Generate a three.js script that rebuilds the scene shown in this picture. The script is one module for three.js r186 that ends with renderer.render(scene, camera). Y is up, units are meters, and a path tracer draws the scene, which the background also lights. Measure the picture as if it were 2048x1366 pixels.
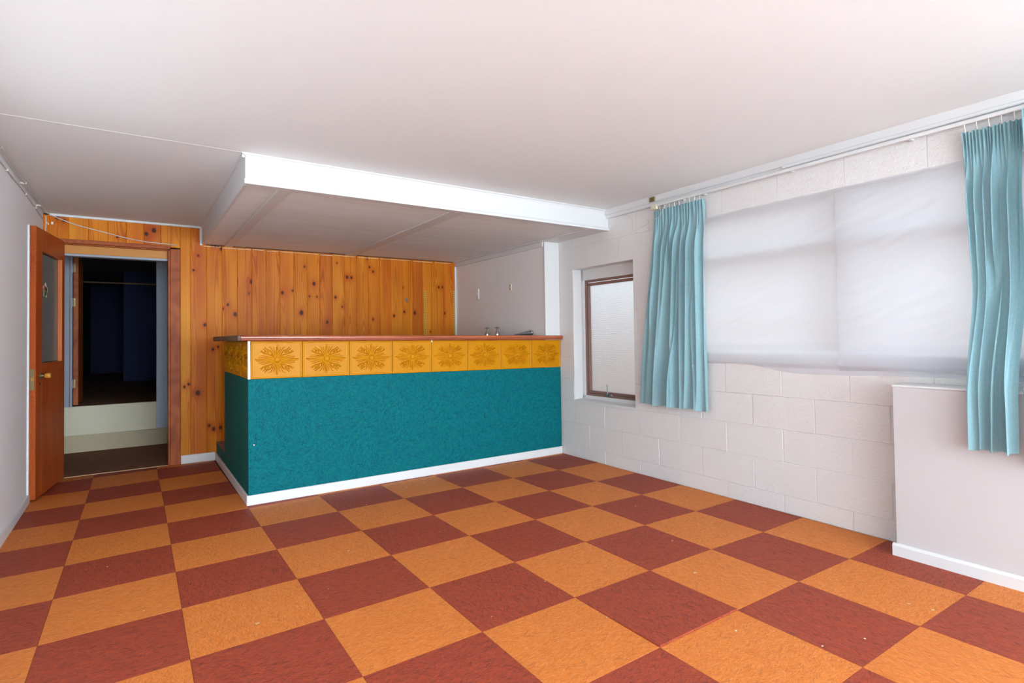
import * as THREE from 'three';
import { mergeGeometries, mergeVertices } from 'three/addons/utils/BufferGeometryUtils.js';
import { RectAreaLightUniformsLib } from 'three/addons/lights/RectAreaLightUniformsLib.js';
RectAreaLightUniformsLib.init();

// ---------------------------------------------------------------- camera, sky, out-of-view window lights, exposure
// The script thinks in X (along the bar, to the right), Y (up) and Z (depth, away from the camera); three's z is -Z.
const scene = new THREE.Scene();
const camera = new THREE.PerspectiveCamera(2 * Math.atan(683 / 1115.868) * 180 / Math.PI, 2048 / 1366, 0.05, 200);
{
  const yaw = 0.6052, pitch = 0.0214, roll = -0.0144;
  const f = new THREE.Vector3(Math.sin(yaw) * Math.cos(pitch), Math.sin(pitch), -Math.cos(yaw) * Math.cos(pitch));
  const r = new THREE.Vector3(Math.cos(yaw), 0, Math.sin(yaw)), u = new THREE.Vector3().crossVectors(r, f).normalize();
  const r2 = r.clone().multiplyScalar(Math.cos(roll)).addScaledVector(u, Math.sin(roll));
  const u2 = u.clone().multiplyScalar(Math.cos(roll)).addScaledVector(r, -Math.sin(roll));
  camera.position.set(0.3202, 1.2195, 3.0022);
  camera.quaternion.setFromRotationMatrix(new THREE.Matrix4().makeBasis(r2, u2, f.clone().negate()));
  camera.setViewOffset(2048, 1366, -16.375, 34.192, 2048, 1366);   // shift lens
}
scene.background = new THREE.Color().setRGB(1.12, 1.2, 1.29);      // bright hazy sky
const renderer = new THREE.WebGLRenderer({ antialias: true });
renderer.toneMapping = THREE.LinearToneMapping;
renderer.toneMappingExposure = 1.07;
renderer.shadowMap.enabled = true;
function unseenWindowLight(w, h, intensity, color, x, y, Z, tx, ty, tZ) {   // area light the size of a window opening out of view
  const l = new THREE.RectAreaLight(color, intensity, w, h);
  l.position.set(x, y, -Z); l.lookAt(tx, ty, -tZ); scene.add(l); return l;
}
const FRONT = -10.5;                                                // unseen wall behind the camera, set far back to even the light
const WINDOW_TINT = new THREE.Color().setRGB(0.81, 0.98, 1.10);  // bluish tint that offsets the warm bounce off the floor
unseenWindowLight(3.7, 1.95, 17.5, WINDOW_TINT, 1.85, 1.2, FRONT + 0.03, 1.85, 1.2, 0);        // unseen glazing behind the viewer, lights the surfaces that face the camera
unseenWindowLight(2.5, 1.1, 1.3, WINDOW_TINT, -0.352 + 0.03, 1.45, -0.65, 4, 1.45, -0.65);      // window out of view at left, placed to light the ceiling corner
unseenWindowLight(2.8, 1.25, 62, WINDOW_TINT, 3.80, 1.1, -8.7, -4, 1.1, -8.83);                // added fill light behind the viewer, brightens left wall and door

// ---------------------------------------------------------------- helpers
let seed = 20240611;
const rnd = () => { seed = (seed + 0x6d2b79f5) | 0; let t = Math.imul(seed ^ (seed >>> 15), 1 | seed); t = (t + Math.imul(t ^ (t >>> 7), 61 | t)) ^ t; return ((t ^ (t >>> 14)) >>> 0) / 4294967296; };
const rr = (a, b) => a + (b - a) * rnd();
const clamp = (v, a, b) => Math.min(b, Math.max(a, v));
const lerp = (a, b, t) => a + (b - a) * t;
const smooth = (a, b, v) => { const t = clamp((v - a) / (b - a), 0, 1); return t * t * (3 - 2 * t); };
const hash = (x, y) => { let h = (Math.imul(x | 0, 374761393) + Math.imul(y | 0, 668265263)) | 0; h = Math.imul(h ^ (h >>> 13), 1274126177); return ((h ^ (h >>> 16)) >>> 0) / 4294967296; };
function vnoise(x, y, px = 1e9, py = 1e9) {                        // value noise, periodic on request
  const ix = Math.floor(x), iy = Math.floor(y), fx = x - ix, fy = y - iy, sx = fx * fx * (3 - 2 * fx), sy = fy * fy * (3 - 2 * fy);
  const w = (a, p) => ((a % p) + p) % p;
  const a = hash(w(ix, px), w(iy, py)), b = hash(w(ix + 1, px), w(iy, py)), c = hash(w(ix, px), w(iy + 1, py)), d = hash(w(ix + 1, px), w(iy + 1, py));
  return lerp(lerp(a, b, sx), lerp(c, d, sx), sy);
}
const names = new Map();
const numbered = (n) => { const k = names.get(n) ?? 0; names.set(n, k + 1); return k ? `${n}_${String(k).padStart(3, '0')}` : n; };

function tri(pos, idx) {
  const g = new THREE.BufferGeometry(); g.setAttribute('position', new THREE.Float32BufferAttribute(pos, 3)); if (idx) g.setIndex(idx); return g;
}
function boxUV(g, s = 1) {                                         // uv in metres, by the way each face points
  const n = g.index ? g.toNonIndexed() : g; if (!n.attributes.normal) n.computeVertexNormals();
  const p = n.attributes.position, uv = new Float32Array(p.count * 2), a = new THREE.Vector3(), b = new THREE.Vector3(), c = new THREE.Vector3();
  for (let i = 0; i < p.count; i += 3) {
    a.fromBufferAttribute(p, i); b.fromBufferAttribute(p, i + 1); c.fromBufferAttribute(p, i + 2);
    const m = b.clone().sub(a).cross(c.clone().sub(a)), ax = Math.abs(m.x), ay = Math.abs(m.y), az = Math.abs(m.z);
    [a, b, c].forEach((v, k) => { const o = (i + k) * 2; if (ay >= ax && ay >= az) { uv[o] = v.x * s; uv[o + 1] = -v.z * s; } else if (ax >= az) { uv[o] = -v.z * s; uv[o + 1] = v.y * s; } else { uv[o] = v.x * s; uv[o + 1] = v.y * s; } });
  }
  n.setAttribute('uv', new THREE.Float32BufferAttribute(uv, 2)); return n;
}
function hull(corners8, b) {                                       // chamfered box from its 8 corners (bit0 x, bit1 y, bit2 z), each face pulled in by b
  const C = corners8, pos = [], ctr = new THREE.Vector3(); C.forEach((v) => ctr.addScaledVector(v, 1 / 8));
  const P = (i, ax) => {                                           // corner i moved in along the two axes other than ax
    const v = C[i].clone(); for (let k = 0; k < 3; k++) if (k !== ax) { const d = C[i ^ (1 << k)].clone().sub(C[i]); v.addScaledVector(d, Math.min(0.45, b / d.length())); } return v;
  };
  const t3 = (A, B, D) => { const n = B.clone().sub(A).cross(D.clone().sub(A)); const m = A.clone().add(B).add(D).multiplyScalar(1 / 3).sub(ctr); (n.dot(m) < 0 ? [A, D, B] : [A, B, D]).forEach((q) => pos.push(q.x, q.y, q.z)); };
  const quad = (A, B, D, E) => { t3(A, B, D); t3(A, D, E); };
  for (let ax = 0; ax < 3; ax++) { const o = [0, 1, 2].filter((k) => k !== ax), u = 1 << o[0], v = 1 << o[1]; for (const s of [0, 1 << ax]) quad(P(s, ax), P(s | u, ax), P(s | u | v, ax), P(s | v, ax)); }
  if (b > 0) {
    for (let ax = 0; ax < 3; ax++) { const o = [0, 1, 2].filter((k) => k !== ax); for (const i of [0, 1]) for (const j of [0, 1]) { const s = (i << o[0]) | (j << o[1]), e = s | (1 << ax); quad(P(s, o[0]), P(e, o[0]), P(e, o[1]), P(s, o[1])); } }
    for (let i = 0; i < 8; i++) t3(P(i, 0), P(i, 1), P(i, 2));
  }
  return boxUV(tri(pos));
}
function box(x0, x1, y0, y1, Z0, Z1, b = 0.002) {
  const c = []; for (let i = 0; i < 8; i++) c.push(new THREE.Vector3(i & 1 ? x1 : x0, i & 2 ? y1 : y0, i & 4 ? -Z0 : -Z1)); return hull(c, b);
}
function profile(points, Z0, Z1) {                                 // cross-section in X,Y swept along Z
  const s = new THREE.Shape(points.map(([x, y]) => new THREE.Vector2(x, y)));
  const g = new THREE.ExtrudeGeometry(s, { depth: Z1 - Z0, bevelEnabled: false, curveSegments: 6 }); g.translate(0, 0, -Z1); return boxUV(g);
}
function profileX(points, x0, x1) {                                // cross-section in Z,Y swept along X
  const s = new THREE.Shape(points.map(([Z, y]) => new THREE.Vector2(Z, y)));
  const g = new THREE.ExtrudeGeometry(s, { depth: x1 - x0, bevelEnabled: false, curveSegments: 6 }); g.rotateY(Math.PI / 2); g.translate(x0, 0, 0); return boxUV(g);
}
function tube(pts, r, seg = 40, sides = 7) {
  return new THREE.TubeGeometry(new THREE.CatmullRomCurve3(pts.map(([x, y, Z]) => new THREE.Vector3(x, y, -Z)), false, 'centripetal'), seg, r, sides, false);
}
function lathe(pts, x, y, Z, seg = 24) { const g = new THREE.LatheGeometry(pts.map(([r, h]) => new THREE.Vector2(r, h)), seg); g.translate(x, y, -Z); return g; }
function merge(list) {
  const l = list.map((g) => { let n = g.index ? g.toNonIndexed() : g; if (!n.attributes.uv) n = boxUV(n); if (!n.attributes.normal) n.computeVertexNormals(); for (const k of Object.keys(n.attributes)) if (!['position', 'normal', 'uv'].includes(k)) n.deleteAttribute(k); return n; });
  return l.length === 1 ? l[0] : mergeGeometries(l);
}
const shade = (m) => { m.castShadow = true; m.receiveShadow = true; return m; };
// right wall frame: a touch out of square with the bar; local x is measured from the wall face (into the room is negative)
const RW = { x: 3.958, turn: -0.0163 };
const rwX = (Z) => RW.x + 0.0163 * Z;
function put(o, base, frame) {
  if (frame === 'R') { const v = new THREE.Vector3(base[0], base[1], -base[2]).applyAxisAngle(new THREE.Vector3(0, 1, 0), RW.turn); o.position.set(v.x + RW.x, v.y, v.z); o.rotation.y = RW.turn; }
  else o.position.set(base[0], base[1], -base[2]);
}
function thing(name, base, info = {}, frame) {
  const g = new THREE.Group(); g.name = numbered(name); put(g, base, frame); scene.add(g);
  g.userData = { ...info }; g.base = base; return g;
}
function part(parent, name, geos, mat, label) {                    // shapes are given in the frame's own metres, then moved to the parent's base
  const g = merge(Array.isArray(geos) ? geos : [geos]); let b = parent.base; g.translate(-b[0], -b[1], b[2]);
  const m = shade(new THREE.Mesh(g, mat)); m.name = name; m.base = b; if (label) m.userData.label = label;
  parent.add(m); return m;
}
function solo(name, geos, mat, base, info, frame) {
  const g = merge(Array.isArray(geos) ? geos : [geos]); g.translate(-base[0], -base[1], base[2]);
  const m = shade(new THREE.Mesh(g, mat)); m.name = numbered(name); put(m, base, frame); m.base = base; m.userData = { ...info }; scene.add(m); return m;
}
const S = (label, category) => ({ kind: 'structure', label, category });
const T = (label, category, group) => (group ? { label, category, group } : { label, category });

// ---------------------------------------------------------------- textures
function canvasTex(w, h, draw, srgb = true) {
  const c = document.createElement('canvas'); c.width = w; c.height = h; const x = c.getContext('2d'); draw(x, w, h);
  const t = new THREE.CanvasTexture(c); t.wrapS = t.wrapT = THREE.RepeatWrapping; t.magFilter = THREE.LinearFilter; if (srgb) t.colorSpace = THREE.SRGBColorSpace; return t;
}
function dataTex(w, h, fn, srgb = true) {
  const d = new Uint8Array(w * h * 4);
  for (let j = 0; j < h; j++) for (let i = 0; i < w; i++) { const c = fn(i, j), o = (j * w + i) * 4; for (let k = 0; k < 3; k++) d[o + k] = clamp(Math.round(c[k] ?? c[0]), 0, 255); d[o + 3] = 255; }
  const t = new THREE.DataTexture(d, w, h); t.wrapS = t.wrapT = THREE.RepeatWrapping; t.magFilter = THREE.LinearFilter; if (srgb) t.colorSpace = THREE.SRGBColorSpace; t.needsUpdate = true; return t;
}
const rep = (t, sx, sy) => { const c = t.clone(); c.repeat.set(sx, sy); c.needsUpdate = true; return c; };
// needle-felt carpet: a mat of short fibres of several dyed shades, mostly lying one way
function felt(base, shades, n = 13000, lay = 0.45) {
  return canvasTex(640, 640, (x, w, h) => {
    x.fillStyle = base; x.fillRect(0, 0, w, h); x.lineCap = 'round';
    for (let k = 0; k < n; k++) {
      const big = k % 8 === 0, a = (rnd() + rnd() + rnd() - 1.5) * 2 * lay, l = big ? rr(18, 50) : rr(7, 30), px = rnd() * w, py = rnd() * h, ux = Math.cos(a) * l, uy = Math.sin(a) * l, [c, al] = shades[Math.floor(rnd() * shades.length)];
      x.strokeStyle = c; x.globalAlpha = al * rr(0.5, 1); x.lineWidth = big ? rr(3, 6.5) : rr(0.9, 2.7); if (big) x.globalAlpha *= 0.75;
      for (const ox of [0, -w, w]) { if (ox && px + ox + l < 0 || px + ox - l > w) continue; x.beginPath(); x.moveTo(px + ox, py); x.quadraticCurveTo(px + ox + ux * 0.5 + rr(-2, 2), py + uy * 0.5 + rr(-2, 2), px + ox + ux, py + uy); x.stroke(); }
    }
    x.globalAlpha = 1;
  });
}
const feltBump = felt('#777777', [['#ffffff', 0.5], ['#000000', 0.5], ['#bbbbbb', 0.5]], 20000); feltBump.colorSpace = THREE.NoColorSpace;
const orangeTex = felt('#d67831', [['#e68e48', 0.5], ['#c46024', 0.5], ['#de823a', 0.5], ['#984e2c', 0.42], ['#eaa266', 0.38]]);
const maroonTex = felt('#a0432b', [['#b65034', 0.5], ['#883422', 0.5], ['#c4522a', 0.45], ['#522226', 0.6], ['#984840', 0.4]]);
const tealTex = felt('#006468', [['#007f82', 0.5], ['#005678', 0.55], ['#008466', 0.55], ['#00364a', 0.6], ['#007088', 0.45]], 13000, 0.7);
const tealWornTex = (() => { const t = felt('#0b5f5a', [['#117268', 0.45], ['#0c5664', 0.4], ['#0f6a58', 0.4], ['#08484a', 0.4]], 24000, 0.8); const x = t.image.getContext('2d'); x.globalAlpha = 0.8; for (let k = 0; k < 420; k++) { const px = 200 + (rnd() + rnd() - 1) * 150, py = rnd() * 640; x.fillStyle = ['#b7b48f', '#8fa48b', '#c8bf9a'][k % 3]; x.fillRect(px, py, rr(1, 3), rr(2, 7)); } return t; })();
const brownTex = felt('#875430', [['#9a6438', 0.5], ['#6a4020', 0.5], ['#a66c40', 0.35], ['#50301a', 0.4]]);
// masonry paint: rolled thickly on rough block
const roughBump = dataTex(512, 512, (i, j) => { const u = i / 512, v = j / 512; let s = 0; for (const [f, a] of [[24, 0.30], [56, 0.40], [120, 0.30]]) s += a * vnoise(u * f, v * f, f, f); return [255 * s]; }, false);
const softBump = dataTex(256, 256, (i, j) => { const u = i / 256, v = j / 256; let s = 0; for (const [f, a] of [[10, 0.5], [40, 0.3], [100, 0.2]]) s += a * vnoise(u * f, v * f, f, f); return [255 * s]; }, false);
// timber: growth rings cut lengthways, bent round each knot
function grain(w, h, wide, tall, tone, knots, off, lines = 13) {
  const [l, d, rd] = tone.map((c) => new THREE.Color(c)).map((c) => { const s = c.clone().convertLinearToSRGB(); return [s.r * 255, s.g * 255, s.b * 255]; });
  return dataTex(w, h, (i, j) => {
    const x = (i / w) * wide, y = (j / h) * tall; let bend = (vnoise(y * 1.3 + off, off) - 0.5) * 0.05 + (vnoise(y * 5 + off, off + 9) - 0.5) * 0.008, dark = 0, ring = 0, red = 0;
    for (const [kx, ky, ks] of knots) {
      const dx = x - kx, dy = (y - ky) / 1.35, q = Math.hypot(dx, dy), R = 0.0098 * ks;
      if (q > R * 9) continue;
      bend += Math.sign(dx || 1) * -R * 1.2 * Math.exp(-(q * q) / (R * R * 7)); red += 0.55 * Math.exp(-(q * q) / (R * R * 9));
      const e = q / R + (vnoise(x * 600, y * 400) - 0.5) * 0.35; dark = Math.max(dark, 1 - smooth(0.72, 1.12, e)); ring = Math.max(ring, (1 - smooth(1.0, 2.4, e)) * 0.4);
    }
    const arc = (x - wide * (0.3 + 0.4 * hash(off | 0, 3))) ** 2 * 30 * Math.sin(off * 7 + y * 0.7);
    const t = (x + bend + arc) * lines / wide * 0.9, g = 0.5 + 0.5 * Math.sin(t * 6.283 + 1.5 * vnoise(t * 0.6, off)), fine = vnoise(x * 1500, y * 9 + off) - 0.5, mott = vnoise(x * 18 + off, y * 2.2 + off * 3) - 0.5;
    const m = clamp(0.1 + 0.55 * g * g + 0.42 * fine + 0.7 * mott + ring, 0, 1), k = clamp(red + Math.max(0, vnoise(x * 9 + off * 2, y * 1.1 + 4) - 0.5) * 1.3, 0, 1);
    const kn = [62, 28, 18];
    return [0, 1, 2].map((c) => { let v = lerp(l[c], d[c], m); v = lerp(v, lerp(rd[c], d[c], m * 0.6), k * 0.75); return lerp(v, kn[c] * (0.8 + 0.5 * vnoise(x * 900, y * 900)), dark * 0.88); });
  });
}
const weave = dataTex(512, 512, (i, j) => { const s = vnoise(i / 26, j / 1.6, 20, 320) * 0.55 + vnoise(i / 5, j / 2.2, 102, 232) * 0.3 + 0.15 * (i & 1); const a = 0.92 + 0.22 * s; return [146 * a, 184 * a, 191 * a]; });
const weaveBump = dataTex(256, 256, (i, j) => [255 * (0.5 * vnoise(i / 13, j / 1.6, 20, 160) + 0.25 * (j & 1) + 0.25 * (i & 1))], false);

// brushed-on paint: broad uneven strokes
const brushTex = dataTex(256, 256, (i, j) => { const u = i / 256, v = j / 256, t = vnoise(u * 5 + 2 * vnoise(v * 3, 1, 3), v * 26, 5, 26) * 0.5 + vnoise(u * 3, v * 7, 3, 7) * 0.5; return [244 + 6 * (t - 0.5) * 2, 242 + 7 * (t - 0.5) * 2, 240 + 8 * (t - 0.5) * 2]; });
// ---------------------------------------------------------------- materials
const std = (o) => new THREE.MeshStandardMaterial(o), phys = (o) => new THREE.MeshPhysicalMaterial(o);
const M = {};
M.ceiling = std({ color: '#f1f1f0', roughness: 0.75, bumpMap: softBump, bumpScale: 0.0006 });
M.soffit = std({ color: '#ffffff', roughness: 0.6, map: brushTex });
M.wall = std({ color: '#f3f1f2', roughness: 0.7, bumpMap: softBump, bumpScale: 0.0008 });
M.block = std({ color: '#e6e2df', roughness: 0.62, bumpMap: rep(roughBump, 2, 2), bumpScale: 0.0028 });
M.joint = std({ color: '#e4e0dc', roughness: 0.75, bumpMap: rep(roughBump, 3, 3), bumpScale: 0.004 });
M.trim = std({ color: '#dfdedd', roughness: 0.42 });
M.ledge = std({ color: '#ccc6c5', roughness: 0.6, bumpMap: softBump, bumpScale: 0.0006 });
M.alcove = std({ color: '#efebe8', roughness: 0.55, bumpMap: softBump, bumpScale: 0.0006 });
M.orange = phys({ map: rep(orangeTex, 2, 2), bumpMap: rep(feltBump, 2, 2), bumpScale: 0.0012, roughness: 0.58, specularIntensity: 0.5 });
M.maroon = phys({ map: rep(maroonTex, 2, 2), bumpMap: rep(feltBump, 2, 2), bumpScale: 0.0012, roughness: 0.58, specularIntensity: 0.5 });
M.teal = phys({ map: rep(tealTex, 2, 2), bumpMap: rep(feltBump, 2, 2), bumpScale: 0.0010, roughness: 0.65, specularIntensity: 0.25 });
M.tealWorn = phys({ map: rep(tealWornTex, 2, 2), bumpMap: rep(feltBump, 2, 2), bumpScale: 0.0012, roughness: 0.7, specularIntensity: 0.25 });
M.brown = std({ map: rep(brownTex, 2, 2), bumpMap: rep(feltBump, 2, 2), bumpScale: 0.0015, roughness: 0.95 });
M.paleBounce = std({ color: '#efeee9', roughness: 0.6 });  // for the added floor out of view that bounces light
M.slab = std({ color: '#4a3a30', roughness: 0.95 });
M.yellow = phys({ color: '#c98405', roughness: 0.42, specularIntensity: 0.3 });
M.counter = phys({ map: grain(256, 1024, 0.2, 1.6, ['#a35335', '#6d2c1b', '#8c3b22'], [], 5.3, 16), roughness: 0.34, clearcoat: 0.5, clearcoatRoughness: 0.2 });
M.nosing = phys({ map: grain(128, 1024, 0.2, 1.6, ['#c4683c', '#94441f', '#ae5228'], [], 8.3, 16), roughness: 0.32, clearcoat: 0.4, clearcoatRoughness: 0.2 });
M.counterWorn = std({ map: grain(128, 512, 0.2, 0.8, ['#8a6a54', '#4d382c', '#6d4a3a'], [], 2.1, 16), roughness: 0.6 });
const doorTex = grain(256, 1024, 0.9, 2.2, ['#b4521a', '#943a10', '#c05c1e'], [], 11.7, 60);
M.door = phys({ map: doorTex, roughness: 0.45, specularIntensity: 0.5 });
M.casing = phys({ map: grain(64, 1024, 0.1, 2.3, ['#ad5826', '#8a3c14', '#a2481c'], [], 3.9, 6), roughness: 0.5, specularIntensity: 0.5 });
M.bead = std({ color: '#c46a30', roughness: 0.5 });
M.lintel = std({ color: '#c47c14', roughness: 0.5 });
M.greyFrame = std({ color: '#9fa0ac', roughness: 0.55 });
M.greyPale = std({ color: '#b9c3d0', roughness: 0.55 });
M.cream = std({ color: '#e2d8bc', roughness: 0.75, bumpMap: rep(roughBump, 2, 2), bumpScale: 0.002 });
M.creamDark = std({ color: '#c4b394', roughness: 0.85, bumpMap: rep(roughBump, 2, 2), bumpScale: 0.002 });
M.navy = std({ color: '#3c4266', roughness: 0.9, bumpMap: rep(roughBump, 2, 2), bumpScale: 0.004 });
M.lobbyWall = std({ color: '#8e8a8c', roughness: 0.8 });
M.bronze = phys({ color: '#8c6a60', roughness: 0.45, metalness: 0.15 });
M.chrome = std({ color: '#c6cace', roughness: 0.16, metalness: 1 });
M.steel = std({ color: '#8f9598', roughness: 0.3, metalness: 0.9 });
M.brass = std({ color: '#c49a45', roughness: 0.35, metalness: 0.8 });
M.strip = std({ color: '#d6ae52', roughness: 0.45, metalness: 0.1 });
M.plateBrass = std({ color: '#8d7a55', roughness: 0.45, metalness: 0.7 });
M.amber = phys({ color: '#c98a2e', roughness: 0.2, clearcoat: 0.6 });
M.hole = std({ color: '#241a12', roughness: 0.9 });
M.plastic = std({ color: '#ece8de', roughness: 0.4 });
M.ivory = std({ color: '#e2d9bd', roughness: 0.45 });
M.cable = std({ color: '#ddd4cb', roughness: 0.5 });
M.curtain = phys({ map: rep(weave, 5, 5), bumpMap: rep(weaveBump, 9, 9), bumpScale: 0.0006, roughness: 0.8, transmission: 0.22, thickness: 0, side: THREE.DoubleSide, specularIntensity: 0.6 });
M.film = phys({ color: '#f7f9fc', transmission: 0.8, thickness: 0, ior: 1.45, roughness: 0.97, side: THREE.DoubleSide });
M.filmThin = phys({ color: '#fbfcfe', transmission: 0.93, thickness: 0, ior: 1.45, roughness: 0.7, side: THREE.DoubleSide });
M.obscure = phys({ color: '#ffffff', transmission: 1, thickness: 0.005, ior: 1.45, roughness: 0.42, bumpMap: dataTex(256, 256, (i, j) => { const a = 0.5 + 0.5 * Math.sin(i / 256 * 6.2832 * 20), b = 0.5 + 0.5 * Math.sin(j / 256 * 6.2832 * 20); return [255 * (0.55 * a * b + 0.45 * vnoise(i / 8, j / 8, 32, 32))]; }, false), bumpScale: 0.0018 });
M.obscure.bumpMap.repeat.set(5, 5);
M.obscure.color.set('#f2f5f7');
M.pane = phys({ color: '#ffffff', transmission: 1, thickness: 0, roughness: 0, ior: 1.5 });
M.doorGlass = phys({ color: '#8d948f', transmission: 0.45, thickness: 0, roughness: 0.35, ior: 1.5 });
M.fence = std({ color: '#f2d6c8', roughness: 0.9 });
M.ground = std({ color: '#dcd8d0', roughness: 0.95 });
M.spot = std({ color: '#e6ddd0', roughness: 0.8 });
M.scuff = std({ color: '#d9b58e', roughness: 0.8 });

// ---------------------------------------------------------------- setting: sizes
const CEIL = 2.385, LEFT = -0.352, BACK = 3.52, BARX = 1.014, BARZ = 1.556, ALC = 3.808;
const SOF = { x: 0.888, Z: 0.805, y: 2.205 };

// floor: loose-laid felt tiles, laid by hand and a little out of true
{
  const floor = thing('floor', [0, 0, 0], S('checkerboard of orange and maroon carpet tiles'));
  part(floor, 'slab', box(LEFT - 0.2, 4.25, -0.2, -0.006, FRONT - 0.2, BACK + 0.1, 0), M.slab);
  const ex = [[0, 0], [0, 1], [0, 2], [0, 3], [1, 0], [1, 1], [1, 2], [2, 0], [2, 1], [3, 0]];
  const cx = [-0.00142, 0.00279, 0.00031, -5e-05, 0.49726, -0.001, -0.00031, 0.00321, 0.00011, -0.0004], cz = [-0.01192, 0.49223, -0.00382, 0.00023, 0.01573, 0.00229, 0.00049, -0.00072, -0.00014, -0.00018];
  const cub = (c, i, r) => ex.reduce((s, [a, b], k) => s + c[k] * i ** a * r ** b, 0);
  const node = (i, r) => { const a = clamp(i, 0, 7), b = clamp(r, -4, 6); return [cub(cx, a, b) + (i - a) * 0.5, cub(cz, a, b) + (r - b) * 0.493]; };
  for (let i = -1; i <= 8; i++) for (let r = -10; r <= 7; r++) {
    const q = [node(i, r), node(i + 1, r), node(i, r + 1), node(i + 1, r + 1)];
    const cX = (q[0][0] + q[3][0]) / 2, cZ = (q[0][1] + q[3][1]) / 2;
    if (cX > BARX && q[0][1] > BARZ + 0.02) continue;
    const lim = ([X, Z]) => { let Y = clamp(Z, FRONT, BACK); if (cX > BARX + 0.1 && cZ > 1) Y = Math.min(Y, BARZ + 0.01); return [clamp(X, LEFT, rwX(Y)), Y]; };
    const p = q.map(lim); if (p[1][0] - p[0][0] < 0.01 || p[2][1] - p[0][1] < 0.01) continue;
    const g = 0.0005, top = (k) => ((i === 4 && r === -3) ? [0.0065, 0.007, 0.001, 0.002][k] : 0) + 0.0004 * hash(i * 7 + k, r), c = [];
    for (let k = 0; k < 8; k++) { const f = (k & 1) | ((k & 4) ? 0 : 2), [X, Z] = p[f]; c.push(new THREE.Vector3(X + (f & 1 ? -g : g), k & 2 ? top(f) : -0.006, -(Z + (f & 2 ? -g : g)))); }
    const geo = hull(c, 0.0008), uv = geo.attributes.uv, turn = hash(i + 40, r + 70) < 0.5;
    for (let k = 0; k < uv.count; k++) { const u = uv.getX(k) - p[0][0] + 0.37 * hash(i, r), v = uv.getY(k) - p[0][1] + 0.41 * hash(r, i); if (turn) uv.setXY(k, v, u); else uv.setXY(k, u, v); }
    part(floor, 'carpet_tile', geo, ((i + r) % 2 + 2) % 2 === 0 ? M.orange : M.maroon);
  }
  part(floor, 'added_pale_floor', box(LEFT, 3.95, -0.006, 0.001, FRONT, -4.93, 0.001), M.paleBounce, 'added pale floor out of view, bounces light to the ceiling');
  part(floor, 'doorway_carpet', box(-0.5, 0.9, -0.006, 0.003, BACK, 4.93, 0.001), M.brown);
  part(floor, 'threshold_strip', box(-0.2, 0.6, -0.006, 0.004, BACK - 0.012, BACK + 0.012, 0.002), M.scuff);
  // flecks of paint and scuffed fibres left on the tiles
  const spots = [[2.931, -0.775, 12], [2.675, -1.138, 16], [3.165, -1.909, 15], [3.187, -1.993, 14], [3.256, -0.169, 6], [2.258, 1.087, 14], [2.147, 1.302, 9], [0.357, 0.079, 11], [0.758, -0.352, 13], [1.999, -0.76, 6], [1.333, 0.23, 8], [1.72, 1.035, 8], [3.558, -0.472, 6], [3.9, 0.5, 7], [3.551, -0.894, 4], [2.704, -1.928, 9], [2.516, -1.857, 8], [2.348, -1.593, 9], [2.0, -1.2, 5], [1.1, -0.2, 5], [0.2, 0.8, 9], [0.55, 0.3, 4], [1.9, 0.2, 5], [2.6, 0.3, 5], [1.6, -0.9, 4]];
  for (const [X, Z, s] of spots) {
    const n = 9, pos = []; const R = Array.from({ length: n }, () => s * 0.00065 * rr(0.5, 1.15)), el = rr(0.6, 1.5);
    for (let k = 0; k < n; k++) { const a = k / n * 6.283, b = (k + 1) / n * 6.283, R2 = R[(k + 1) % n], y = 0.0022; pos.push(X, y, -Z, X + Math.cos(a) * R[k] * el, y - 0.0009, -Z - Math.sin(a) * R[k], X + Math.cos(b) * R2 * el, y - 0.0009, -Z - Math.sin(b) * R2); }
    part(floor, 'paint_fleck', boxUV(tri(pos)), s > 10 ? M.scuff : M.spot);
  }
}
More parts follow.
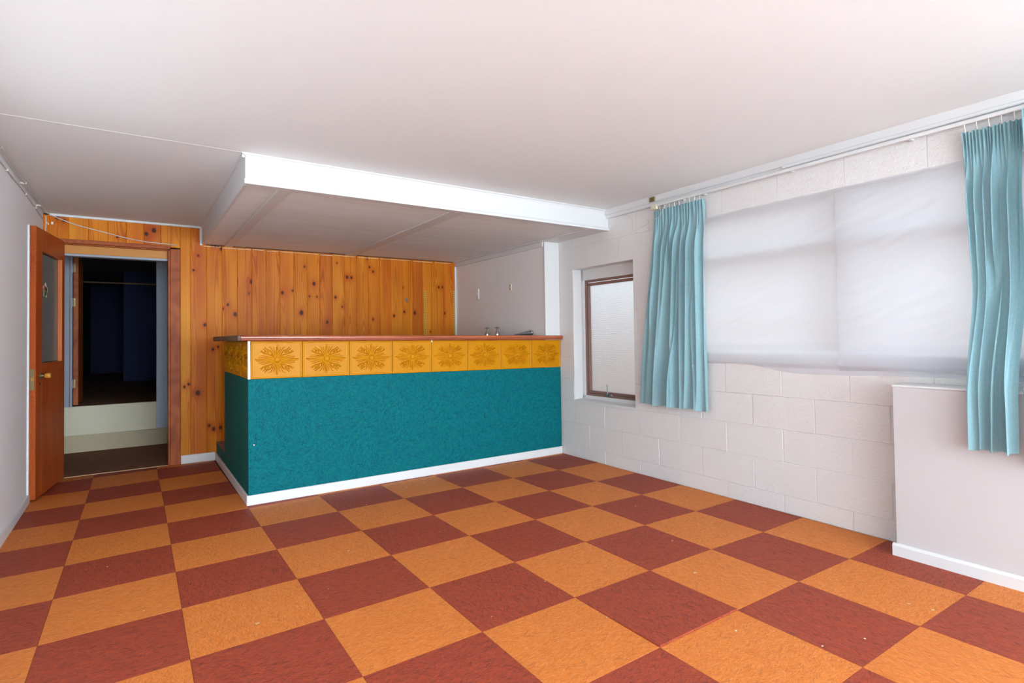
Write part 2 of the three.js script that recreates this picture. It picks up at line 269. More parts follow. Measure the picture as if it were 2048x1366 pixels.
// ceiling: two painted sheets with a cover bead, then the lowered part over the bar
{
  const c = thing('ceiling', [0, CEIL, 0], S('flat white painted ceiling'));
  part(c, 'ceiling_sheet', box(LEFT - 0.2, 4.25, CEIL, CEIL + 0.15, FRONT - 0.2, SOF.Z - 0.004, 0.001), M.ceiling);
  part(c, 'ceiling_sheet', box(LEFT - 0.2, 4.25, CEIL + 0.001, CEIL + 0.15, SOF.Z - 0.004, BACK + 0.15, 0.001), M.ceiling);
  part(c, 'cover_bead', box(LEFT, SOF.x, CEIL - 0.0008, CEIL + 0.01, SOF.Z - 0.016, SOF.Z + 0.008, 0.0006), M.ceiling);
  const s = thing('ceiling_lowered', [SOF.x, SOF.y, SOF.Z], S('lowered white ceiling over the bar with batten strips'));
  const R = 3.99;
  part(s, 'fascia', box(SOF.x, R, SOF.y + 0.012, CEIL, SOF.Z, SOF.Z + 0.02, 0.002), M.trim);
  part(s, 'side_fascia', box(SOF.x, SOF.x + 0.02, SOF.y - 0.002, CEIL, SOF.Z + 0.02, BACK, 0.002), M.trim);
  const d = 0.0;
  for (const [a, b] of [[SOF.x + 0.02, 1.13], [1.13, 2.41], [2.41, 3.9]]) part(s, 'soffit_panel', box(a, b - 0.001, SOF.y + 0.004 + d, SOF.y + 0.016 + d, SOF.Z + 0.02, BACK, 0.001), M.soffit);
  for (const [a, b] of [[1.092, 1.168], [2.352, 2.47], [3.76, 3.99]]) { part(s, 'batten', box(a, b, SOF.y - 0.009, SOF.y + 0.004, SOF.Z + 0.068, a > 3.5 ? 3.5 : BACK, 0.003), M.trim); if (a < 3.5) part(s, 'batten_gap', box(b, b + 0.005, SOF.y + 0.001, SOF.y + 0.004, SOF.Z + 0.072, BACK, 0.0005), M.bead, 'thin bare-timber line beside a batten'); }
  part(s, 'front_batten', box(SOF.x + 0.004, R, SOF.y - 0.010, SOF.y + 0.006, SOF.Z + 0.002, SOF.Z + 0.068, 0.003), M.trim);
  part(s, 'front_batten_gap', box(SOF.x + 0.02, 3.76, SOF.y + 0.001, SOF.y + 0.004, SOF.Z + 0.068, SOF.Z + 0.073, 0.0005), M.bead, 'thin bare-timber line behind the front batten');
  part(s, 'edge_moulding', profileX([[SOF.Z - 0.012, SOF.y - 0.010], [SOF.Z + 0.004, SOF.y - 0.010], [SOF.Z + 0.004, SOF.y + 0.022], [SOF.Z - 0.002, SOF.y + 0.022], [SOF.Z - 0.006, SOF.y + 0.012], [SOF.Z - 0.012, SOF.y + 0.008]], SOF.x - 0.006, R), M.trim);
  part(s, 'top_moulding', profileX([[SOF.Z - 0.022, CEIL], [SOF.Z - 0.020, CEIL - 0.006], [SOF.Z - 0.008, CEIL - 0.012], [SOF.Z - 0.002, CEIL - 0.024], [SOF.Z + 0.002, CEIL - 0.026], [SOF.Z + 0.002, CEIL]], SOF.x - 0.018, R), M.trim);
  part(s, 'side_moulding', profile([[SOF.x - 0.020, CEIL], [SOF.x - 0.018, CEIL - 0.006], [SOF.x - 0.006, CEIL - 0.012], [SOF.x, CEIL - 0.024], [SOF.x + 0.002, CEIL - 0.026], [SOF.x + 0.002, CEIL]], SOF.Z - 0.02, BACK), M.trim);
}
// left wall, unseen wall behind the camera with its glazing, alcove wall, shell behind the boards
{
  const w = thing('wall_left', [LEFT, 0, 0], S('plain white left wall'));
  const lw = { a: -1.9, b: 0.6, y0: 0.9, y1: 2.0 }, lb = (Z0, Z1, ya, yb) => box(LEFT - 0.2, LEFT, ya, yb, Z0, Z1, 0);
  part(w, 'wall_face', [lb(FRONT - 0.2, lw.a, -0.2, CEIL + 0.15), lb(lw.a, lw.b, -0.2, lw.y0), lb(lw.a, lw.b, lw.y1, CEIL + 0.15), lb(lw.b, BACK + 0.15, -0.2, CEIL + 0.15)], M.wall);
  const w4 = thing('unseen_window_4', [LEFT, lw.y0, -0.65], S('white framed window out of view in the left wall, placed to light the ceiling corner')), fx = (Z0, Z1, ya, yb) => box(LEFT - 0.12, LEFT - 0.05, ya, yb, Z0, Z1, 0.003);  // out of view, placed for the bright upper left of the ceiling
  part(w4, 'frame', [fx(lw.a, lw.b, lw.y0, lw.y0 + 0.05), fx(lw.a, lw.b, lw.y1 - 0.05, lw.y1), ...[0, 1, 2].map((k) => fx(lw.a + k * 1.225, lw.a + k * 1.225 + 0.05, lw.y0 + 0.05, lw.y1 - 0.05))], M.trim);
  for (const k of [0, 1]) part(w4, 'pane', box(LEFT - 0.081, LEFT - 0.08, lw.y0 + 0.05, lw.y1 - 0.05, lw.a + 0.05 + k * 1.225, lw.a + 1.225 + k * 1.225, 0), M.pane);
  solo('trim_3', box(LEFT, LEFT + 0.012, 0.067, 2.13, 2.63, 2.665, 0.002), M.trim, [LEFT, 0.067, 2.65], S('narrow white upright strip on the left wall beside the open door'));
  solo('baseboard_left', profile([[LEFT, 0], [LEFT + 0.015, 0], [LEFT + 0.015, 0.052], [LEFT + 0.011, 0.062], [LEFT, 0.066]], FRONT, 2.665), M.trim, [LEFT, 0, 0], S('white baseboard along the left wall'));
  const f = thing('wall_front', [1.75, 0, FRONT], S('white wall out of view behind the viewer, set far back to even the light')), T0 = FRONT - 0.2;
  const fx0 = 0.0, fx1 = 3.7, fy0 = 0.225, fy1 = 2.175;
  part(f, 'wall_face', [box(LEFT - 0.2, fx0, -0.2, CEIL + 0.15, T0, FRONT, 0), box(fx1, 4.25, -0.2, CEIL + 0.15, T0, FRONT, 0), box(fx0, fx1, fy1, CEIL + 0.15, T0, FRONT, 0), box(fx0, fx1, -0.2, fy0, T0, FRONT, 0)], M.wall);
  const win = thing('unseen_window_3', [1.75, fy0, FRONT], S('wide white framed window out of view behind the viewer, placed to light the room'));  // out of view, frames the main light from behind the camera
  part(win, 'frame', [box(fx0, fx1, fy0, fy0 + 0.05, FRONT - 0.12, FRONT - 0.04), box(fx0, fx1, fy1 - 0.05, fy1, FRONT - 0.12, FRONT - 0.04), ...[fx0, fx0 + 1.2167, fx0 + 2.4333, fx1 - 0.05].map((x) => box(x, x + 0.05, fy0 + 0.05, fy1 - 0.05, FRONT - 0.12, FRONT - 0.04))], M.trim);
  for (let k = 0; k < 3; k++) part(win, 'pane', box(fx0 + 0.05 + k * 1.2167, fx0 + 1.2167 + k * 1.2167, fy0 + 0.05, fy1 - 0.05, FRONT - 0.081, FRONT - 0.08, 0), M.pane);
  const a = thing('wall_alcove', [ALC, 0, BARZ], S('smooth pale grey wall beside the bar'));
  part(a, 'wall_face', box(ALC, 4.02, 0, SOF.y + 0.01, BARZ + 0.03, BACK + 0.02, 0.001), M.alcove);
  part(a, 'end_return', box(ALC - 0.006, 4.0, 0, SOF.y - 0.008, BARZ + 0.012, BARZ + 0.04, 0.006), M.trim);
  part(a, 'cornice', box(ALC - 0.018, ALC, SOF.y - 0.062, SOF.y - 0.008, BARZ + 0.04, BACK, 0.003), M.trim);
  part(a, 'corner_bead', box(ALC - 0.026, ALC, 0.17, SOF.y - 0.062, BACK - 0.02, BACK, 0.003), M.trim);
}
// back wall: knotty pine tongue-and-groove boards
{
  const w = thing('wall_back', [0.69, 0, BACK], S('varnished knotty pine board wall'));
  part(w, 'backing', [box(0.66, 4.1, -0.2, CEIL + 0.15, BACK, BACK + 0.12, 0), box(LEFT - 0.1, 0.66, 2.15, CEIL + 0.15, BACK, BACK + 0.12, 0)], M.hole);
  const xs = [0.698, 0.786, 0.928, 1.068, 1.21, 1.351, 1.49, 1.631, 1.773, 1.916, 2.055, 2.195, 2.335, 2.477, 2.621, 2.762, 2.904, 3.051, 3.188, 3.327, 3.476, 3.616, 3.742, 3.81];
  const hs = [-0.352, -0.311, -0.174, -0.033, 0.115, 0.256, 0.396, 0.535, 0.698];
  const knots = [[0.853, 2.085, 1], [0.813, 1.935, 1], [1.006, 2.194, 1.3], [1.061, 2.173, 1.5], [0.979, 2.19, 0.8], [1.034, 2.19, 0.7], [1.348, 1.841, 2], [1.322, 1.717, 0.9], [1.12, 1.591, 1.2], [1.076, 1.548, 0.9], [1.19, 1.492, 1.8], [1.655, 1.734, 1.6], [1.76, 1.76, 1], [1.889, 2.034, 0.9], [1.853, 1.516, 2.2], [1.991, 1.847, 1.8], [1.941, 1.703, 0.9], [2.023, 1.7, 0.9], [0.91, 1.382, 1.4], [2.135, 1.413, 1.4], [2.366, 1.939, 1.6], [2.417, 1.937, 1.4], [2.249, 2.098, 0.8], [2.231, 1.7, 1.3], [2.305, 1.591, 0.9], [2.614, 2.18, 1.2], [2.68, 2.02, 1.2], [2.635, 2.072, 1.2], [2.675, 1.448, 1.1], [3.075, 1.543, 1.3], [3.058, 1.843, 0.8], [3.212, 1.532, 1.6], [2.94, 1.492, 1.3], [3.549, 1.866, 1.2], [3.604, 1.868, 1.3], [3.631, 1.531, 1.1], [3.429, 1.292, 0.9], [0.731, 0.761, 1.2], [0.768, 0.786, 1.1], [0.847, 0.693, 2.2], [0.984, 1.13, 1.3], [1.031, 1.154, 0.9], [0.948, 0.355, 1.3], [0.987, 0.315, 1.5], [1.05, 0.323, 1.6], [-0.253, 2.353, 1.5], [-0.208, 2.331, 1.3], [0.416, 2.265, 1.7], [0.477, 2.307, 2], [0.186, 2.215, 0.9]];
  const tones = [['#e08a20', '#b85c0a', '#c4500c'], ['#de8418', '#b45408', '#c04c0a'], ['#d97c1e', '#ac4e0e', '#b8460c'], ['#e49426', '#be640e', '#c6580c'], ['#d6741a', '#a64a0c', '#b0420c']];
  const board = (x0, x1, y0, y1, k) => {
    const kn = knots.filter(([X, Y]) => X > x0 && X < x1 && Y > y0 - 0.03 && Y < y1 + 0.03).map(([X, Y, s]) => [X - x0, Y - y0, s]), wide = x1 - x0, tall = y1 - y0;
    const px = Math.max(32, Math.round(wide * 900)), py = Math.round(tall * 330);
    const tex = grain(px, py, wide, tall, tones[Math.floor(hash(k, 17) * 5)], kn, k * 3.17 + 0.5, 7 + Math.floor(hash(k, 5) * 6));
    tex.wrapS = tex.wrapT = THREE.ClampToEdgeWrapping;
    const g = box(x0, x1, y0, y1, BACK - 0.018, BACK, 0.0042), uv = g.attributes.uv;
    for (let n = 0; n < uv.count; n++) uv.setXY(n, clamp((uv.getX(n) - x0) / wide, 0.001, 0.999), clamp((uv.getY(n) - y0) / tall, 0.001, 0.999));
    part(w, 'pine_board', g, phys({ map: tex, roughness: 0.45, specularIntensity: 0.3 }));
  };
  for (let k = 0; k + 1 < xs.length; k++) board(xs[k], xs[k + 1], 0.005, xs[k] < SOF.x - 0.05 ? CEIL - 0.012 : SOF.y - 0.004, k);
  for (let k = 0; k + 1 < hs.length; k++) board(hs[k], hs[k + 1], 2.15, CEIL - 0.012, k + 40);
  part(w, 'cornice_strip', box(-0.31, SOF.x, CEIL - 0.022, CEIL, BACK - 0.036, BACK - 0.018, 0.003), M.trim);
  for (const [x0, x1, y, h] of [[0.9, 1.06, 0.016, 0.004], [1.08, 1.34, 0.019, 0.005], [1.36, 1.47, 0.014, 0.006], [1.5, 1.62, 0.021, 0.004], [1.64, 2.04, 0.018, 0.004], [2.06, 2.2, 0.022, 0.006], [2.22, 2.46, 0.017, 0.004], [2.5, 2.75, 0.019, 0.005], [2.77, 3.17, 0.018, 0.004], [3.2, 3.46, 0.02, 0.005], [3.5, 3.73, 0.017, 0.004]]) part(w, 'paint_line', box(x0, x1, SOF.y - y - h, SOF.y - y, BACK - 0.0186, BACK - 0.017, 0.0003), M.ivory);
  for (const [x, y, r] of [[-0.288, 2.3, 0.011], [-0.315, 2.29, 0.007], [-0.325, 2.3, 0.005]]) part(w, 'plaster_dab', box(x - r * 0.7, x + r * 0.7, y - r, y + r, BACK - 0.02, BACK - 0.017, 0.001), M.plastic);
  part(w, 'cornice_drop', box(SOF.x - 0.022, SOF.x, SOF.y - 0.015, CEIL - 0.022, BACK - 0.036, BACK - 0.018, 0.003), M.trim);
  solo('baseboard_back', box(0.7, 1.0, 0, 0.085, BACK - 0.034, BACK - 0.018, 0.003), M.trim, [0.85, 0, BACK], S('short white baseboard between doorway and bar'));
  // doorway lining and casing
  const d = thing('trim_1', [0.2, 0, BACK], S('reddish timber lining and casing of the doorway'));
  part(d, 'casing', box(0.612, 0.697, 0, 2.135, BACK - 0.036, BACK, 0.004), M.casing);
  part(d, 'door_stop', box(0.594, 0.612, 0, 2.12, BACK - 0.03, BACK + 0.12, 0.002), M.casing);
  part(d, 'head_casing', box(-0.31, 0.612, 2.128, 2.165, BACK - 0.036, BACK, 0.004), M.casing);
  part(d, 'head_strip', box(-0.23, 0.594, 2.118, 2.128, BACK - 0.01, BACK + 0.1, 0.002), M.casing);  // narrow strip of casing timber below the head
  part(d, 'jamb', box(-0.30, -0.222, 0, 2.128, BACK - 0.02, BACK + 0.12, 0.003), M.casing);
  part(d, 'lintel', box(-0.222, 0.594, 2.04, 2.118, BACK + 0.02, BACK + 0.06, 0.002), M.lintel, 'orange painted lintel board');
  part(d, 'lintel_edge', box(-0.222, 0.594, 2.018, 2.04, BACK + 0.018, BACK + 0.12, 0.002), M.greyFrame);
}
// block wall on the right, each block its own piece; openings for two windows
const W5 = { a: -10.1, b: -7.3, y0: 0.475, y1: 1.725 };
const W1 = { a: 0.492, b: 1.342, y0: 0.566, y1: 1.894 }, W2 = { a: -2.36, b: -0.14, y0: 1.01, y1: 2.12 };
{
  const w = thing('wall_right', [0, 0, 0], S('white painted concrete block wall'), 'R');
  part(w, 'smooth_face', [box(0, 0.0036, 0, CEIL, FRONT, W5.a, 0), box(0, 0.0036, 0, W5.y0, W5.a, W5.b, 0), box(0, 0.0036, W5.y1, CEIL, W5.a, W5.b, 0), box(0, 0.0036, 0, CEIL, W5.b, -3.5, 0)], M.wall);
  const c0 = 0.0035, c1 = 0.2, core = (Z0, Z1, y0, y1) => box(c0, c1, y0, y1, Z0, Z1, 0);
  part(w, 'core', [core(FRONT - 0.2, W5.a, -0.2, 2.5), core(W5.a, W5.b, -0.2, W5.y0), core(W5.a, W5.b, W5.y1, 2.5), core(W5.b, W2.a, -0.2, 2.5), core(W2.a, W2.b, -0.2, W2.y0), core(W2.a, W2.b, W2.y1, 2.5), core(W2.b, W1.a, -0.2, 2.5), core(W1.a, W1.b, -0.2, W1.y0), core(W1.a, W1.b, W1.y1, 2.5), core(W1.b, BACK + 0.1, -0.2, 2.5)], M.joint);
  const L = 0.4434, H = 0.2217, ys = [0]; for (let k = 0; k < 11; k++) ys.push(0.117 + H * k);
  const shared = new Map();
  for (let k = 0; k + 1 < ys.length; k++) {
    const y0 = ys[k], y1 = Math.min(ys[k + 1], CEIL), odd = k % 2 === 1; if (y1 - y0 < 0.02) continue;
    for (let n = -25; n < 5; n++) {
      const Z0 = -0.66 + (odd ? 0 : L / 2) + n * L; let segs = [[Math.max(Z0, FRONT), Math.min(Z0 + L, BARZ + 0.02)]];
      for (const W of [W1, W2]) if (y1 > W.y0 + 0.02 && y0 < W.y1 - 0.02) segs = segs.flatMap(([a, b]) => { const o = []; if (a < W.a) o.push([a, Math.min(b, W.a)]); if (b > W.b) o.push([Math.max(a, W.b), b]); return o; });
      for (const [a, b] of segs) {
        if (b - a < 0.03 || a < -3.5) continue;
        const g = y0 < 0.9 ? 0.0013 : 0.0007, j = y0 < 0.9 ? rr(-0.0008, 0.0022) : rr(-0.0004, 0.0006), wob = () => (y0 < 0.9 ? rr(-0.0014, 0.0014) : 0), c = [];
        for (let q = 0; q < 8; q++) c.push(new THREE.Vector3(q & 1 ? 0.012 : -j * 1.0, (q & 2 ? y1 - g : y0 + g) + wob(), -(q & 4 ? a + g : b - g) + wob()));
        part(w, 'block', hull(c, y0 < 0.9 ? 0.0024 : 0.0011), M.block);
      }
    }
  }
  // ceiling cornice with cover mould, as on the photograph a deep board
  const t = thing('trim_2', [0, 2.29, -1.2], S('deep white cornice board above the curtains'), 'R');
  part(t, 'cornice_board', box(-0.03, 0, 2.305, CEIL, FRONT, SOF.Z, 0.003), M.trim);
  part(t, 'cornice_mould', profile([[-0.03, 2.335], [-0.042, 2.335], [-0.046, 2.345], [-0.046, CEIL], [-0.03, CEIL]], FRONT, SOF.Z), M.trim);
  part(t, 'joint_strip', box(-0.052, -0.03, 2.318, 2.338, FRONT, -0.95, 0.004), M.trim);
}
// small obscure-glass window
{
  const w = thing('window_1', [0.1, W1.y0, 0.9], S('small bronze framed window of patterned glass'), 'R'), x0 = 0.105, fr = 0.048, { a, b, y0, y1 } = W1;
  part(w, 'reveal', [box(0.001, 0.14, y0 + 0.004, y1 - 0.004, b - 0.006, b + 0.01, 0.003), box(0.001, 0.14, y0 + 0.004, y1 - 0.004, a - 0.01, a + 0.006, 0.003), box(0.001, 0.14, y1 - 0.006, y1 + 0.01, a, b, 0.003)], M.trim);
  part(w, 'sill', hull([[0, y0 - 0.02, a], [0.15, y0 - 0.02, a], [0, y0 + 0.008, a], [0.15, y0 + 0.02, a], [0, y0 - 0.02, b], [0.15, y0 - 0.02, b], [0, y0 + 0.008, b], [0.15, y0 + 0.02, b]].map(([x, y, Z]) => new THREE.Vector3(x - 0.004, y, -Z)), 0.003), M.trim);
  part(w, 'timber_frame', [box(x0, 0.17, y0 + 0.02, y1, b - fr, b, 0.003), box(x0, 0.17, y0 + 0.02, y1, a, a + fr, 0.003), box(x0, 0.17, y1 - 0.118, y1, a, b, 0.003), box(x0, 0.17, y0 + 0.01, y0 + 0.05, a, b, 0.003)], M.trim);
  const A = a + fr, B = b - fr, Y0 = y0 + 0.05, Y1 = y1 - 0.118, q = 0.022, xa = 0.118, xb = 0.15;
  part(w, 'outer_frame', [box(xa, xb, Y0, Y1, B - q, B), box(xa, xb, Y0, Y1, A, A + q), box(xa, xb, Y1 - q, Y1, A, B), box(xa, xb, Y0, Y0 + q, A, B)], M.bronze);
  const s = part(w, 'sash', [box(xa + 0.008, xb + 0.01, Y0 + q, Y1 - q - 0.006, B - q - 0.026, B - q - 0.002), box(xa + 0.008, xb + 0.01, Y0 + q, Y1 - q - 0.006, A + q + 0.002, A + q + 0.026), box(xa + 0.008, xb + 0.01, Y1 - q - 0.034, Y1 - q - 0.006, A + q, B - q), box(xa + 0.008, xb + 0.01, Y0 + q + 0.002, Y0 + q + 0.026, A + q, B - q)], M.bronze);
  part(w, 'glass', box(0.14, 0.145, Y0 + q + 0.02, Y1 - q - 0.028, A + q + 0.02, B - q - 0.02, 0), M.obscure);
  const c = (A + B) / 2 + 0.03, st = part(w, 'casement_stay', [box(xa - 0.012, xa + 0.006, Y0 + 0.012, Y0 + 0.03, c - 0.045, c + 0.05, 0.004), lathe([[0, 0], [0.014, 0], [0.014, 0.016], [0, 0.018]], xa - 0.012, Y0 + 0.016, c - 0.03, 14)], M.steel);
  part(w, 'stay_handle', tube([[xa - 0.012, Y0 + 0.03, c + 0.015], [xa - 0.016, Y0 + 0.07, c + 0.018], [xa - 0.018, Y0 + 0.125, c + 0.02]], 0.0055, 10), M.steel);
}
// added window out of view behind the viewer, for fill light on the left wall
{
  const w = thing('added_window_5', [0.1, W5.y0, -8.7], S('added white framed window out of view in the right wall, for fill light'), 'R'), f = (Z0, Z1, ya, yb) => box(0.07, 0.14, ya, yb, Z0, Z1, 0.003);
  part(w, 'frame', [f(W5.a, W5.b, W5.y0, W5.y0 + 0.05), f(W5.a, W5.b, W5.y1 - 0.05, W5.y1), ...[0, 1, 2].map((k) => f(W5.a + k * 1.375, W5.a + k * 1.375 + 0.05, W5.y0 + 0.05, W5.y1 - 0.05))], M.trim);
  for (const k of [0, 1]) part(w, 'pane', box(0.105, 0.106, W5.y0 + 0.05, W5.y1 - 0.05, W5.a + 0.05 + k * 1.375, W5.a + 1.375 + k * 1.375, 0), M.pane);
}
// large window under plastic film
{
  const w = thing('window_2', [0.1, W2.y0, -1.25], S('wide window behind plastic film'), 'R'), { a, b, y0, y1 } = W2, xa = 0.085, xb = 0.15, f = 0.055;
  part(w, 'sill_board', box(-0.012, 0.16, y0, y0 + 0.075, a, b, 0.006), M.trim);
  part(w, 'timber_frame', [box(xa, xb, y0 + 0.075, y1, b - f, b, 0.003), box(xa, xb, y0 + 0.075, y1, a, a + f, 0.003), box(xa, xb, y1 - f, y1, a, b, 0.003)], M.trim);
  const mz = -1.235, ty = 1.775;
  part(w, 'mullion', box(xa, xb, y0 + 0.075, y1 - f, mz - 0.035, mz + 0.035, 0.003), M.bronze, 'dark upright mullion');
  for (const [p, q] of [[a + f, mz - 0.035], [mz + 0.035, b - f]]) part(w, 'transom', box(xa, xb, ty - 0.032, ty + 0.032, p, q, 0.003), M.bronze, 'dark transom bar');
  for (const [p, q] of [[a + f, mz - 0.035], [mz + 0.035, b - f]]) for (const [u, v] of [[y0 + 0.075, ty - 0.032], [ty + 0.032, y1 - f]]) part(w, 'pane', box(0.118, 0.119, u, v, p, q, 0), M.pane);
}
// outside: side path, neighbour's pale wall, ground
{
  solo('ground', box(-30, 40, -0.6, -0.35, -40, 30, 0), M.ground, [0, -0.6, 0], S('pale ground outside'));
  solo('boundary_wall', box(7.4, 7.6, -0.35, 1.42, -14, 12, 0.01), M.fence, [7.5, -0.35, 0], T('pinkish boundary wall outside the patterned glass window', 'wall'));
}
// lobby beyond the doorway and the dark room beyond that
{
  const n = thing('wall_lobby', [0.2, 0, 4.9], S('small lobby beyond the doorway')), Zf = 4.86;
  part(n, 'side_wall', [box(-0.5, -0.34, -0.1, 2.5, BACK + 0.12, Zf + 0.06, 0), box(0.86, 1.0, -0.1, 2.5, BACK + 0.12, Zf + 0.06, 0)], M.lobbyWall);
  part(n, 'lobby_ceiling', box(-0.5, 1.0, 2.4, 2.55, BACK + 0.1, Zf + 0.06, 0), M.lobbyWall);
  part(n, 'riser', box(-0.34, 0.86, 0, 0.215, Zf + 0.05, Zf + 0.12, 0.002), M.creamDark);
  part(n, 'step_board', box(-0.34, 0.86, 0.196, 0.515, Zf, Zf + 0.05, 0.004), M.cream, 'cream rough-sawn board under the inner doorway');
  part(n, 'inner_jamb', [box(-0.34, -0.245, 0.515, 2.4, Zf + 0.01, Zf + 0.06, 0.003), box(-0.262, -0.24, 0.515, 2.4, Zf - 0.012, Zf + 0.01, 0.003)], M.greyFrame);
  part(n, 'inner_casing', box(0.534, 0.66, 0.205, 2.4, Zf - 0.02, Zf + 0.04, 0.003), M.greyPale, 'pale blue-grey upright casing');
  part(n, 'inner_return', box(0.66, 0.86, 0.205, 2.4, Zf, Zf + 0.06, 0.002), M.greyFrame);
  part(n, 'inner_head', box(-0.34, 0.86, 2.185, 2.55, Zf + 0.01, Zf + 0.06, 0.002), M.greyFrame);
  const dk = thing('wall_dark_room', [0.2, 0.4, 9], S('unlit room beyond the lobby, its unseen depth made large to keep it dark')), Zd = Zf + 0.06;  // unseen depth chosen so that little light reaches its walls
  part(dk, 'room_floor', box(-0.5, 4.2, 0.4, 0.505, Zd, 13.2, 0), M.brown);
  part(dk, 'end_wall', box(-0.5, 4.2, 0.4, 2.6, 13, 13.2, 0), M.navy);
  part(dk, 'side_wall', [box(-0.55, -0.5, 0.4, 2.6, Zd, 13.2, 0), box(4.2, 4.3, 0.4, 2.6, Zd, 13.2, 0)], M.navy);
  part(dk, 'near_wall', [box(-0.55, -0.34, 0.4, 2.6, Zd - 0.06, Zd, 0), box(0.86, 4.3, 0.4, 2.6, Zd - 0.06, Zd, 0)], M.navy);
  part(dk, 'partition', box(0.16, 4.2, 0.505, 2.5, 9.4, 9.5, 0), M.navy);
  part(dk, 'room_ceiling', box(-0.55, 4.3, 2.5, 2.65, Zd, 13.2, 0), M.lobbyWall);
  part(dk, 'tan_strip', box(-0.45, 1.6, 2.27, 2.295, 9.36, 9.4, 0.003), std({ color: '#a98654', roughness: 0.5 }), 'thin tan strip high in the unlit room');  // narrow tan strip across the top of the dark opening
  const d = thing('door_2', [-0.2, 0.515, Zf + 0.08], S('inner door folded back, only its brown edge showing'));
  part(d, 'door_edge', box(-0.236, -0.190, 0.53, 2.18, Zf + 0.02, Zf + 0.7, 0.003), M.casing);
  for (const y of [0.72, 1.62, 2.0]) part(d, 'hinge', [box(-0.262, -0.212, y, y + 0.095, Zf + 0.008, Zf + 0.02, 0.002), lathe([[0, 0], [0.008, 0], [0.008, 0.1], [0, 0.1]], -0.238, y - 0.002, Zf + 0.008, 10)], M.plateBrass);
}

